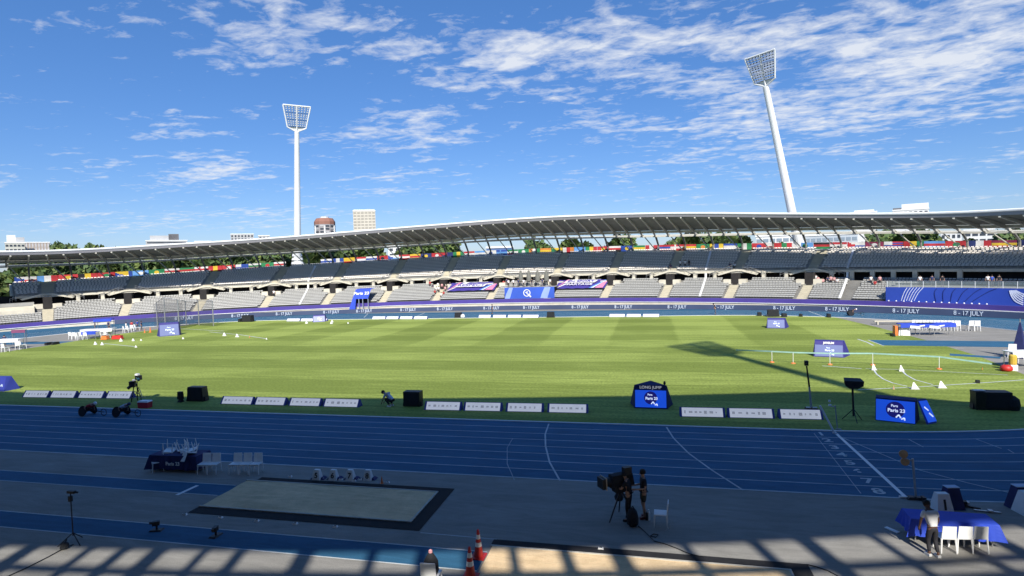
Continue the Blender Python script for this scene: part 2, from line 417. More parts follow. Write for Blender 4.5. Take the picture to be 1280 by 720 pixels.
# lane numbers
for i, ch in enumerate('12345678'):
    y = -36.5-1.22*(i+.5)
    me = text_mesh(ch, .88, 0.0, M_line, bold=.02)
    me.transform(Matrix.Diagonal((1.15, 1, 1, 1)))
    me.transform(Matrix.Translation((41.35+.0*i, y, .014)))
    ob = bpy.data.objects.new('lane_number', me); COL.objects.link(ob); structure(ob)
# near runways
mb = MB()
mb.quad((-60, -50.5, .004), (12.1, -50.5, .004), (12.3, -49.28, .004), (-60, -49.28, .004), M_track)
mb.quad((-60, -54.9, .004), (25.9, -54.9, .004), (25.9, -53.62, .004), (-60, -53.62, .004), M_track)
structure(mb.build('jump_runway'))
mb = MB()
for y in (-50.52, -49.27, -54.92, -53.6): strip(mb, [(-60, y), (11.9 if y > -51 else 25.9, y)], .06, .009, M_line)
strip(mb, [(22.9, -52.55), (26, -52.6)], .05, .006, M_line)
structure(mb.build('runway_lines'))
mb = MB(); a = G(221, 619); b = G(247, 607); strip(mb, [a, b], .2, .012, M_whitep); structure(mb.build('take_off_board'))
# field lines on the grass
mb = MB()
for pts, wd in (([(1028, 457.5), (1077, 461)], .16), ([(1082, 461), (1127, 462), (1260, 469)], .10), ([(1073, 487.5), (1145, 484), (1240, 478), (1280, 475)], .13),
                ([(1092, 462), (1096, 468), (1104, 474), (1116, 479), (1134, 483)], .13), ([(1127, 463), (1133, 469), (1144, 475), (1166, 481)], .13),
                ([(130, 429.5), (150, 431.5), (170, 433.5)], .22), ([(262, 415), (300, 418.5), (333, 423.5)], .22), ([(0+226, 411), (280, 414)], .2),
                ([(1085, 425), (1105, 432.5)], .12), ([(1072, 424), (1084, 428), (1092, 432)], .2)):
    strip(mb, [G(*p) for p in pts], wd, .018, M_line)
structure(mb.build('field_lines'))
# sand pits
def pit(x0, x1, y0, y1, tl, label, left_open=True):
    t = thing('sand_pit', label, 'sand pit', ((x0+x1)/2, y0, 0)); lx = (x0+x1)/2; ly = y0
    mw = .62
    a = MB()
    P = lambda x, y, z: (x-lx, y-ly, z)
    # rubber surround on three sides
    a.quad(P(x0+tl[0], y0, .016), P(x1, y0, .016), P(x1-mw, y0+mw, .016), P(x0+tl[0], y0+mw, .016), M_mat)
    a.quad(P(x1, y0, .016), P(x1, y1, .016), P(x1-mw, y1-mw*.8, .016), P(x1-mw, y0+mw, .016), M_mat)
    a.quad(P(x1, y1, .016), P(x0+tl[1], y1, .016), P(x0+tl[1], y1-mw*.8, .016), P(x1-mw, y1-mw*.8, .016), M_mat)
    a.build('rubber_surround', t)
    s_ = MB(); nx, ny = 50, 20; vs = []; r_ = random.Random(int(x0)); X0, X1, Y0, Y1 = x0+.1, x1-mw-.08, y0+mw+.08, y1-mw*.8-.08
    ph = [(r_.uniform(.5, 3), r_.uniform(.5, 3), r_.uniform(0, 6)) for _ in range(8)]
    for j in range(ny+1):
        for i in range(nx+1):
            x = X0+(X1-X0)*i/nx; y = Y0+(Y1-Y0)*j/ny
            z = .022+sum(math.sin(a_*x+b_*y*1.7+c_) for a_, b_, c_ in ph)*.003+.02
            vs.append(P(x, y, z))
    s_.add(vs, [(j*(nx+1)+i, j*(nx+1)+i+1, (j+1)*(nx+1)+i+1, (j+1)*(nx+1)+i) for j in range(ny) for i in range(nx)], M_sand)
    s_.build('sand', t, smooth=True)
    e = MB()
    for c, sz in ((((X0+X1)/2, Y0-.04, .03), (X1-X0+.16, .08, .06)), (((X0+X1)/2, Y1+.04, .03), (X1-X0+.16, .08, .06)), ((X1+.04, (Y0+Y1)/2, .03), (.08, Y1-Y0, .06))):
        e.box((c[0]-lx, c[1]-ly, c[2]), sz, mat('pit_edge', (.5, .47, .40), .8, .1, 3))
    e.build('edging', t)
    return t
pit(12.0, 22.8, -52.42, -48.1, (0, .5), 'long jump sand pit with black rubber surround lying in the shade')
pit(25.9, 36.8, -57.0, -52.63, (0, 0), 'sand pit at the bottom edge with bright sunlight patches on its sand')

# ------------------------------------------------------------------ grandstand
GS = thing('grandstand', 'grey curved two tier stadium grandstand with sweeping white edged roof and blue boards below', 'grandstand', (0, 0, 0))
T0, T1 = R(8), R(168)
T1U = TH(14, 26, zUB)
M_tread = mat('tier_concrete', (.22, .215, .20), .85, .15, .6)
M_seat = mat('grey_white_seat', (.37, .37, .35), .5, .06, 1.5)
M_seatg = mat('slate_seat', (.72, .68, .62), .5, .06, 1.5)
M_aisle = mat('cream_step', (.50, .46, .35), .85, .08, 1)
NT = 240
def prof_ring(mb, prof, t0, t1, m_, n=NT, mats=None):
    vs = []; k = len(prof)
    for i in range(n+1):
        t = t0+(t1-t0)*i/n
        for (o, z) in prof: vs.append(EL(t, o, z(t) if callable(z) else z))
    for j in range(k-1):
        mb.add([], [], m_)
    base = len(mb.v); mb.v += [tuple(v) for v in vs]
    for i in range(n):
        for j in range(k-1):
            mb.f.append((base+i*k+j, base+i*k+j+1, base+(i+1)*k+j+1, base+(i+1)*k+j)); mb.mi.append(mb.mid(mats[j] if mats else m_))
NL, NU = 11, 13
def lerp(a, b, k): return a+(b-a)*k
def lz(r): return lambda t: lerp(zPT(t)-.35, zLT(t), r/NL)
def uz(r): return lambda t: lerp(zUF(t)+.35, zUB(t), r/NU)
lo_ = lambda r: 1.9+(12.6-1.9)*r/NL
uo_ = lambda r: 13.2+(26-13.2)*r/NU
mb = MB()
p = []
for r in range(NL): p += [(lo_(r), lz(r)), (lo_(r), lz(r+1)), (lo_(r+1)-.001, lz(r+1))]
prof_ring(mb, p, T0, T1, M_tread); mb.build('lower_tier', GS)
mb = MB(); p = []
for r in range(NU): p += [(uo_(r), uz(r)), (uo_(r), uz(r+1)), (uo_(r+1)-.001, uz(r+1))]
p += [(26.4, zUB), (26.4, lambda t: zUB(t)-2)]
prof_ring(mb, p, T0, T1U, M_greyc); mb.build('upper_tier', GS)
# end wall of the upper tier at the far left
mb = MB(); vs = [EL(T1U, 13.2, zUF(T1U)), EL(T1U, 26.4, zUB(T1U)), EL(T1U, 26.4, 0), EL(T1U, 13.2, 0)]; vs2 = [v+Vector((-.5, -.1, 0)) for v in vs]
mb.add(vs+vs2, [(0, 1, 2, 3), (7, 6, 5, 4), (0, 4, 5, 1), (1, 5, 6, 2)], M_conc); mb.build('end_wall', GS)
# front wall, purple band, coping
mb = MB(); prof_ring(mb, [(1.1, 0), (1.1, zPB)], T0, T1, M_conc); mb.build('front_wall', GS)
mb = MB(); prof_ring(mb, [(1.0, lambda t: zPB(t)-.03), (1.0, zPT), (1.5, zPT), (1.9, lambda t: zPT(t)-.35)], T0, T1, M_purple, mats=[M_purple, M_purple, M_conc])
mb.build('purple_band', GS)
mb = MB(); prof_ring(mb, [(.98, lambda t: zPB(t)-.16), (.92, lambda t: zPB(t)-.16), (.92, lambda t: zPB(t)-.04), (1.0, lambda t: zPB(t)-.04)], T0, T1, M_whitep); mb.build('coping', GS)
# concourse slot between tiers
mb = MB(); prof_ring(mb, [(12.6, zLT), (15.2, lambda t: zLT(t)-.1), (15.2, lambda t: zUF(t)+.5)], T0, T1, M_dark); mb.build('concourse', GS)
mb = MB(); prof_ring(mb, [(14.5, lambda t: zUF(t)-.05), (13.0, lambda t: zUF(t)-.05), (13.0, lambda t: zUF(t)+.42), (13.3, lambda t: zUF(t)+.42)], T0, T1U, M_conc); mb.build('front_beam', GS)
# back wall under the upper tier, closing the stand to the ground outside
mb = MB(); prof_ring(mb, [(26.4, lambda t: zUB(t)-1.9), (26.4, 0)], T0, T1U, M_greyc); mb.build('outer_wall', GS)
# openings and aisles
VOM_PX = [60, 162, 257, 342, 419, 490, 556, 623, 695, 765, 839, 921, 1014]
vom = [TH(px, 12, zLT) for px in VOM_PX]
MID_PX = [1062]
mid = [TH(px, 6, 4) for px in MID_PX]
def aisle_at(t, wid, lower): return any(abs((t-a)*math.hypot((AR if math.cos(t) > 0 else AL)*math.sin(t), BB*math.cos(t))) < wid for a in (vom+(mid if lower else [])))
def ds(t): return math.hypot((AR if math.cos(t) > 0 else AL)*math.sin(t), BB*math.cos(t))
for a in vom:
    w_ = .95/ds(a)*.9
    mb = MB()
    for r in range(NL-3):
        mb.add([EL(a-w_, lo_(r)-.02, lz(r)(a)), EL(a+w_, lo_(r)-.02, lz(r)(a)), EL(a+w_, lo_(r)-.02, lz(r+1)(a)+.05), EL(a-w_, lo_(r)-.02, lz(r+1)(a)+.05), EL(a-w_, lo_(r+1)-.02, lz(r+1)(a)+.05), EL(a+w_, lo_(r+1)-.02, lz(r+1)(a)+.05)],
               [(0, 1, 2, 3), (3, 2, 5, 4)], M_aisle)
    mb.build('lower_aisle', GS)
    if a < T1U-.02:
        mb = MB()
        for r in range(NU):
            mb.add([EL(a-w_, uo_(r)-.02, uz(r)(a)), EL(a+w_, uo_(r)-.02, uz(r)(a)), EL(a+w_, uo_(r)-.02, uz(r+1)(a)+.05), EL(a-w_, uo_(r)-.02, uz(r+1)(a)+.05), EL(a-w_, uo_(r+1)-.02, uz(r+1)(a)+.05), EL(a+w_, uo_(r+1)-.02, uz(r+1)(a)+.05)],
                   [(0, 1, 2, 3), (3, 2, 5, 4)], M_aisle)
        mb.build('upper_aisle', GS)
    # vomitory: dark doorway with cream cheek blocks and a shallow gable
    o0 = lo_(NL-3); zb = lz(NL-3)(a); zt = zUF(a)
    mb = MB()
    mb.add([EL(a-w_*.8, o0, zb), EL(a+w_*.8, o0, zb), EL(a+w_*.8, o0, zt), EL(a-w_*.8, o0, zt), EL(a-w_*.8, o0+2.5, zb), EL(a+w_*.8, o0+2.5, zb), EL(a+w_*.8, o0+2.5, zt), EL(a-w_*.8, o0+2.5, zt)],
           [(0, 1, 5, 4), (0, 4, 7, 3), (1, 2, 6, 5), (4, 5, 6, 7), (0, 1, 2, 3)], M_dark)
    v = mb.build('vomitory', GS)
    for s_ in (-1, 1):
        mb = MB()
        e0, e1 = a+s_*w_*.85, a+s_*w_*2.5
        q = [EL(e0, o0-.1, zb+.2), EL(e1, o0-.1, zb+.2), EL(e1, o0-.1, zb+1.25), EL(e0, o0-.1, zb+1.25)]; q2 = [EL(e0, o0+1.6, zb+.2), EL(e1, o0+1.6, zb+.2), EL(e1, o0+1.6, zb+1.25), EL(e0, o0+1.6, zb+1.25)]
        mb.add(q+q2, [(0, 1, 2, 3), (3, 2, 6, 7), (1, 5, 6, 2), (0, 3, 7, 4)], M_conc)
        mb.build('cheek_block', v)
    mb = MB(); o1 = 12.75
    top = zUF(a)+.75
    if a < T1U:
        for s_ in (-1, 1):
            q = [EL(a, o1, top), EL(a+s_*w_*1.1, o1, top-.05), EL(a+s_*w_*4.6, o1, zUF(a)-.25), EL(a+s_*w_*4.2, o1, zUF(a)-.55), EL(a+s_*w_*1.0, o1, top-.45), EL(a, o1, top-.4)]
            q2 = [x+EN(a)*.4 for x in q]
            mb.add(q+q2, [(0, 1, 4, 5), (1, 2, 3, 4), (0, 6, 7, 1), (1, 7, 8, 2), (5, 4, 10, 11), (4, 3, 9, 10)], M_conc)
        mb.build('gable_lintel', v)
        for s_ in (-1, 1):
            mb = MB()
            pts = [EL(a+s_*w_*1.2, 12.6, top+.9), EL(a+s_*w_*6.2, 12.6, zUF(a)-.1)]
            mb.bar(pts[0], pts[1], .06, M_steel, 4); mb.bar(pts[0]-Vector((0, 0, .45)), pts[1]-Vector((0, 0, .35)), .035, M_steel, 4)
            for k in range(6):
                q = pts[0].lerp(pts[1], k/5); mb.bar(q, q-Vector((0, 0, .9)), .03, M_steel, 4)
            mb.build('handrail', v)
# short columns in the slot
cols = []
for a, b in zip(vom, vom[1:]):
    for k in (.36, .66): cols.append(a+(b-a)*k)
for k in (.035, .07, .105, .14, .175, .21, .245): cols.append(vom[-1]-k*1.1)
for t in cols:
    mb = MB(); c = EL(t, 13.1); d = EN(t)
    mb.box((0, 0, (zLT(t)+zUF(t))/2), (.75, .6, zUF(t)-zLT(t)+.5), M_conc, rz=math.atan2(d.y, d.x)+PI/2, M=Matrix.Translation(c))
    mb.build('slot_column', GS)
# front rail of the upper tier
mb = MB(); n = 150
for i in range(n):
    t = T0+(T1U-T0)*i/n; t2 = T0+(T1U-T0)*(i+1)/n
    for dz in (.95, .62): mb.bar(EL(t, 13.1, zUF(t)+dz), EL(t2, 13.1, zUF(t2)+dz), .03, M_steel, 4)
    mb.bar(EL(t, 13.1, zUF(t)+.4), EL(t, 13.1, zUF(t)+.95), .03, M_steel, 4)
mb.build('front_railing', GS)
# expansion strips (white) running down the rake
for (xa, ya, xb, yb) in ((390, 338, 375, 381), (1062, 352, 1050, 376), (885, 345, 875, 372)):
    ta = TH(xa, 20, uz(6)); tb = TH(xb, 2.5, zPT)
    mb = MB(); prev = None
    for k in range(24):
        o = 2.2+(24-2.2)*k/23; t = tb+(ta-tb)*k/23
        z = (lerp(zPT(t)-.35, zLT(t), (o-1.9)/10.7) if o < 12.6 else lerp(zUF(t)+.35, zUB(t), (o-13.2)/12.8) if o > 13.2 else lerp(zLT(t), zUF(t)+.4, (o-12.6)/.6))+.55
        q = EL(t, o, z)
        if prev is not None: mb.flat(prev, q, .42, .12, M_whitep)
        prev = q
    mb.build('duct_cover', GS)
# seats
def seat_mesh_into(mb, t, o, z, m_, w_=.485):
    d = EN(t); sd_ = Vector((-d.y, d.x, 0)); c = EL(t, o, z)
    a = [c+sd_*i*w_/2+d*j+Vector((0, 0, .36)) for i, j in ((-1, -.2), (1, -.2), (1, .2), (-1, .2))]
    b = [c+sd_*i*w_/2+d*j+Vector((0, 0, h)) for i, j, h in ((-1, .2, .36), (1, .2, .36), (1, .26, .58), (-1, .26, .58))]
    f_ = [c+sd_*i*w_/2+d*(-.2)+Vector((0, 0, h)) for i, h in ((-1, .33), (1, .33), (1, .36), (-1, .36))]
    mb.add(a+b+f_, [(0, 1, 2, 3), (4, 5, 6, 7), (8, 9, 10, 11)], m_)
mbL = MB(); mbU = MB(); front = []
rs = random.Random(5)
TL_END = R(165)
WALL_A = TH(1108, 2.2, 3)
for r in range(1, NL+1):
    o = lo_(r-1)+.62; t = R(14)+rs.random()*.005
    while t < R(166):
        skip = aisle_at(t, 1.15, True)
        if r > NL-3 and any(abs(t-a)*ds(t) < 2.7 for a in vom): skip = True
        if t < WALL_A+.005 and r < 9: skip = True
        if t > vom[0]+.0 and r > 5: skip = True
        if not skip:
            if r in (1, 2) and len(front) < 100 and t > WALL_A: front.append((t, o, lz(r)(t)))
            else: seat_mesh_into(mbL, t, o, lz(r)(t), M_seat)
        t += .5/ds(t)
for r in range(1, NU+1):
    o = uo_(r-1)+.58; t = R(14)+rs.random()*.005
    while t < T1U-.003:
        if not aisle_at(t, 1.15, False): seat_mesh_into(mbU, t, o, uz(r)(t), M_seatg)
        t += .5/ds(t)
tag(mbL.build('seats', GS), kind='stuff')
s2 = tag(mbU.build('upper_seats', GS), kind='stuff')
for i, (t, o, z) in enumerate(front):
    mb = MB(); seat_mesh_into(mb, t, o, z, M_seat); mb.build('seat', GS)
# left end: pale ramp wall closing the short lower block
mb = MB(); ta = vom[0]+.03
prof_ring(mb, [(lo_(5)+.4, lambda t: lz(5)(t)+.3), (lo_(5)+.4, lambda t: lz(6)(t)+.9), (lo_(8), lambda t: lz(8)(t)+1.0)], ta, T1, M_conc, n=30)
mb.build('parapet', GS)
mb = MB(); prof_ring(mb, [(lo_(8)+.2, lambda t: lz(9)(t)+.2), (lo_(8)+.2, lambda t: zLT(t)+.8), (14, lambda t: zLT(t)+.8)], ta, T1, M_greyc, n=30)
mb.build('grey_fence', GS)

# ------------------------------------------------------------------ roof
M_rooft = mat('roof_metal', (.62, .63, .64), .35, .06, .3, metal=.3)
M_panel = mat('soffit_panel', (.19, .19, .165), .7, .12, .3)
M_rib = mat('roof_steel', (.50, .48, .41), .55, .08, 1)
M_truss = mat('truss_pale', (.52, .50, .42), .6, .1, 1)
def sn(t): return max(0, min(1, (-math.sin(t)-.02)*2.2))
def oF(t): return 3-1.4*sn(t)+(4.5*max(0, min(1, (math.cos(t)-.53)/.14))*sn(t) if math.sin(t) < 0 else 0)
def zF(t): return zRF(t)+.6*sn(t)-6.3*max(0, min(1, (math.cos(t)-.56)/.13))*sn(t)
def oB(t): return 19.6+3.4*sn(t)-2.6*max(0, min(1, math.cos(t)*1.5))*(1-sn(t))
def zB(t): return lerp(zRB(t), max(zRB(t), 19.0+.8*W(t)+1.8*max(0, math.cos(t))), sn(t))
NRF = 300
def roofsheet(name, m_, pr, t0, t1, n, parent, mats=None):
    mb = MB(); base = 0; k = len(pr); vs = []
    for i in range(n+1):
        t = t0+(t1-t0)*i/n
        for (o, z) in pr: vs.append(EL(t, o(t), z(t)))
    mb.v += [tuple(v) for v in vs]
    for i in range(n):
        for j in range(k-1):
            mb.f.append((i*k+j, i*k+j+1, (i+1)*k+j+1, (i+1)*k+j)); mb.mi.append(mb.mid(mats[j] if mats else m_))
    return mb.build(name, parent)
RF0, RF1 = R(-178), R(182)
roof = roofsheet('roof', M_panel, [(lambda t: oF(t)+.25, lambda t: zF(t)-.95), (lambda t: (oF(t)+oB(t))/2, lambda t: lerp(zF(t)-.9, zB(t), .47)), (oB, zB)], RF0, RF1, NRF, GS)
roofsheet('roof_cladding', M_rooft, [(lambda t: oB(t)+.35, lambda t: zB(t)+.15), (lambda t: (oF(t)+oB(t))/2, lambda t: lerp(zF(t), zB(t)+.3, .42)+.1), (oF, zF)], RF0, RF1, NRF, roof)
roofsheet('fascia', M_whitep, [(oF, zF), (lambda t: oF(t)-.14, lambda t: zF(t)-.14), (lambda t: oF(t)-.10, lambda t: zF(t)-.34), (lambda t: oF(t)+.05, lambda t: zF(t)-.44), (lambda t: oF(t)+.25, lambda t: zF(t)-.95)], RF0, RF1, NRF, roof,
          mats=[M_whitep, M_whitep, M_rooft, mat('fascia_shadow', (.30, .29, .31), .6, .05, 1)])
# inner ring beam and rear gutter truss
roofsheet('ring_beam', M_truss, [(lambda t: oB(t)-.2, lambda t: zB(t)-.05), (lambda t: oB(t)+.1, lambda t: zB(t)-.55), (lambda t: oB(t)+.8, lambda t: zB(t)-.60), (lambda t: oB(t)+.9, zB)], RF0, RF1, NRF, roof)
roofsheet('lower_beam', M_rib, [(lambda t: 21.0, lambda t: zBB(t)+.35), (lambda t: 21.0, lambda t: zBB(t)+.0), (lambda t: 21.5, lambda t: zBB(t)-.0), (lambda t: 21.5, lambda t: zBB(t)+.35), (lambda t: 21.0, lambda t: zBB(t)+.35)], R(8), R(172), 160, roof)
# louvres behind the beam at the gap
for k in range(1):
    roofsheet('louvre', M_rib, [(lambda t, k=k: 21.2+.9*k, lambda t, k=k: lerp(zBB(t)+.3, zB(t)-.5, (k+.5)/2)-.08), (lambda t, k=k: 21.55+.9*k, lambda t, k=k: lerp(zBB(t)+.3, zB(t)-.5, (k+.5)/2)+.12)], R(8), R(172), 160, roof)
for o_ in (18.2, 19.5):
    roofsheet('purlin', M_rib, [(lambda t, o_=o_: o_, lambda t, o_=o_: lerp(zB(t), zBB(t)+.2, max(0, (o_-oB(t))/(21.1-oB(t))))-.25), (lambda t, o_=o_: o_+.45, lambda t, o_=o_: lerp(zB(t), zBB(t)+.2, max(0, (o_-oB(t))/(21.1-oB(t))))-.22)], R(10), R(72), 80, roof)
# ribs, columns, struts on the visible side
nr = 64; t_list = []
tt = R(13)
while tt < R(171):
    t_list.append(tt); tt += 2.78/ds(tt)
for i, t in enumerate(t_list):
    mb = MB(); pts = []
    for k in range(7):
        u = k/6; o = lerp(oF(t)+.3, oB(t), u); z = (lerp(zF(t)-.95, lerp(zF(t)-.9, zB(t), .47), u*2) if u < .5 else lerp(lerp(zF(t)-.9, zB(t), .47), zB(t), u*2-1))
        pts.append(EL(t, o, z))
    for k in range(6):
        h0 = .28+.45*(k/6); mb.flat(pts[k]-Vector((0, 0, h0/2+.02)), pts[k+1]-Vector((0, 0, h0/2+.05)), .30, h0, M_rib)
    mb.flat(pts[6]-Vector((0, 0, .3)), EL(t, 21.3, zBB(t)+.2), .28, .5, M_rib)
    mb.build('roof_rib', roof)
    if i % 2 == 0:
        mb = MB(); a = EL(t, 21.4, zBB(t)+.3); b = EL(t, 25.6, zUB(t)-.3); d = EN(t)
        mb.bar(a, EL(t, 25.2, zUB(t)+1.5), .26, M_panel, 6, .22); mb.bar(EL(t, 25.2, zUB(t)+1.5), EL(t, 25.4, zUB(t)-.4), .22, M_panel, 6)
        mb.build('roof_column', roof)
        if i+1 < len(t_list):
            t2 = t_list[i+1]; sgn = 1
            mb = MB(); mb.bar(EL(t2, 20.6, zB(t2)-.6), EL(t+(t2-t)*.25, 25.2, zUB(t)+.4), .13, M_truss, 6)
            mb.build('diagonal_strut', roof)
# bracing between the ribs, near side rafters, columns and louvred screen (unseen, added to break up the sunlight)
mb = MB()
tt = R(192); k = 0
nrnd = random.Random(4)
while tt < R(366):
    t = tt
    if k % 3 == 0:
        mb.flat(EL(t, oF(t)+.3, zF(t)-1.1), EL(t, oB(t), zB(t)-.4), .3, .5, M_rib)
    mb.bar(EL(t, oB(t)+.4, zB(t)), EL(t, 24.0, 13.0), (.36, .20, .25)[k % 3], M_rib, 6)
    tt = t+nrnd.choice((1.25, 1.6, 2.2))/ds(t); k += 1
for hh, th_ in ((18.3, .26), (17.5, .26), (16.7, .28), (15.9, .3)):
    n = 90
    for i in range(n):
        a = R(190)+R(178)*i/n; b = R(190)+R(178)*(i+1)/n
        mb.flat(EL(a, 23.8, hh), EL(b, 23.8, hh), .3, th_, M_rib)
mb.build('rear_shade_frame', roof)
# near stand behind the camera
mb = MB(); prof_ring(mb, [(16.0, 4.5), (16.2, 5.8), (20.5, 8.4), (26.5, 14.5), (26.9, 15.4), (27.0, 0)], R(184), R(356), M_tread, n=100); mb.build('near_upper_tier', GS)

# ------------------------------------------------------------------ stand trimmings
def ringstrip(name, label, cat, o, z0, z1, ta, tb, m_, n=None, thick=.12, group=None):
    n = n or max(2, int(abs(tb-ta)*60)); mb = MB()
    f = lambda v, t: v(t) if callable(v) else v
    prof = [(o, z0), (o, z1), (o+thick, z1), (o+thick, z0)]
    prof_ring(mb, prof, ta, tb, m_, n=n)
    ob = mb.build(name); return tag(ob, label, cat, group)
# board ring with dates
M_board = mat('board_navy', (.055, .075, .14), .5, .15, .12)
mb = MB(); tA = TH(143, -.6, .5); prof_ring(mb, [(-.6, .03), (-.6, .98), (-.35, .98), (-.35, .03)], R(16), tA, M_board, n=120)
brd = thing('perimeter_board', 'long dark navy date board running round the foot of the far stand', 'perimeter board')
mb.build('board_face', brd)
M_lets = mat('board_letters', (.55, .62, .72), .6, .05, 2)
for px in (230, 300, 355, 414, 455, 510, 556, 614, 664, 725, 779, 846, 905, 980, 1046, 1132, 1210):
    t = TH(px, -.7, .5); d = EN(t); X = Vector((d.y, -d.x, 0)); 
    M = Matrix((X, Vector((0, 0, 1)), X.cross(Vector((0, 0, 1))))).transposed().to_4x4(); M.translation = EL(t, -.68, .50)
    text_obj('lettering', '8 - 17 JULY', .95, M_lets, M, brd, depth=.02, sx=.85, bold=.012)
# blue wall and terrace at the right
zw = lambda t: 4.35
M_bwall = mat('blue_wall', (.022, .06, .36), .6, .28, .08)
tB = WALL_A
bw = thing('blue_hoarding', 'tall royal blue hoarding with white curved stripes at the right end of the stand', 'hoarding')
mb = MB(); prof_ring(mb, [(1.75, lambda t: zPT(t)-.1), (1.75, zw), (1.95, zw)], R(14), tB, M_bwall, n=60)
mb.v += []; mb.build('panel', bw)
mb = MB(); q = [EL(tB, 1.75, 1.2), EL(tB, 1.75, 4.35), EL(tB, 9, 4.35), EL(tB, 9, 1.2)]; mb.add(q, [(0, 1, 2, 3)], M_bwall); mb.build('panel', bw)
M_swirl = mat('swirl_white', (.66, .70, .86), .6, .04, 2)
M_swirl2 = mat('swirl_blue', (.06, .13, .50), .6, .04, 2)
def on_wall(px, py, o=1.70):
    lo, hi = R(8), R(60)
    t = TH(px, o, 3.0); # height from the picture row
    best = min(((abs(PX(EL(t, o, z/50))[1]-py), z/50) for z in range(20, 300)))
    return EL(t, o, best[1])
def swirl(pts, wd, m_):
    mb = MB(); P = [on_wall(*p) for p in pts]
    S = []
    for i in range(len(P)-1):
        for k in range(4):
            a = P[max(0, i-1)]; b = P[i]; c = P[i+1]; d = P[min(len(P)-1, i+2)]; u = k/4
            S.append(.5*((2*b)+(c-a)*u+(2*a-5*b+4*c-d)*u*u+(3*b-a-3*c+d)*u**3))
    S.append(P[-1])
    for a, b in zip(S, S[1:]): mb.flat(a, b, .03, wd, m_, up=(0, 0, 1)) if abs((b-a).normalized().z) < .9 else mb.flat(a, b, wd, .03, m_, up=EN(R(35)))
    return mb
mbs = MB()
def swirl_group(name, curves, wd, m_):
    for c in curves: swirl(c, wd, m_).build(name, bw)
swirl_group('white_stripe', [[(1134+4*i, 359.5), (1130+3.6*i, 366), (1126.5+3.2*i, 376)] for i in range(6)], .10, M_swirl)
swirl_group('white_stripe', [[(1262+1.5*i, 363), (1265+2*i, 371-i), (1270+2*i, 377-1.8*i), (1279, 381-2.4*i)] for i in range(6)], .16, M_swirl)
swirl_group('blue_stripe', [[(1171+10*i+i*i, 360.5), (1168+10*i+i*i*.6, 366), (1170+9*i, 377)] for i in range(6)], .07, mat('swirl_dark', (.01, .02, .13), .6, .05, 2))
# small lamps along its foot
for i in range(14):
    px = 1110+i*9.4; t = TH(px, .9, zPT); mb = MB(); mb.lathe([(.10, 0), (.14, .08), (.05, .2)], M_whitep, n=8)
    o = mb.build('lamp_cap', bw); o.location = EL(t, 1.3, zPT(t)+.02)
# glass railing
M_glass = mat('rail_glass', (.30, .36, .36), .15, .1, .5, alpha=.45)
gr = thing('glass_balustrade', 'glass balustrade with steel posts above the blue hoarding', 'balustrade')
mb = MB(); prof_ring(mb, [(2.2, 4.42), (2.2, 5.35)], R(14), tB, M_glass, n=60); mb.build('glass_panel', gr)
mb = MB()
tp = tB
n = 60
for i in range(n): a = R(14)+(tB-R(14))*i/n; b = R(14)+(tB-R(14))*(i+1)/n; mb.bar(EL(a, 2.2, 5.38), EL(b, 2.2, 5.38), .04, M_steel, 4)
mb.build('top_rail', gr)
tp = tB-.002
while tp > R(15):
    mb = MB(); mb.bar(EL(tp, 2.2, 4.3), EL(tp, 2.2, 5.4), .05, M_whitep, 4); mb.build('post', gr); tp -= 1.7/ds(tp)
mb = MB(); prof_ring(mb, [(1.95, 4.32), (9.5, 4.32)], R(14), tB-.001, M_greyc, n=50)
tag(mb.build('terrace_deck'), 'grey terrace deck behind the glass balustrade on the right', 'terrace')

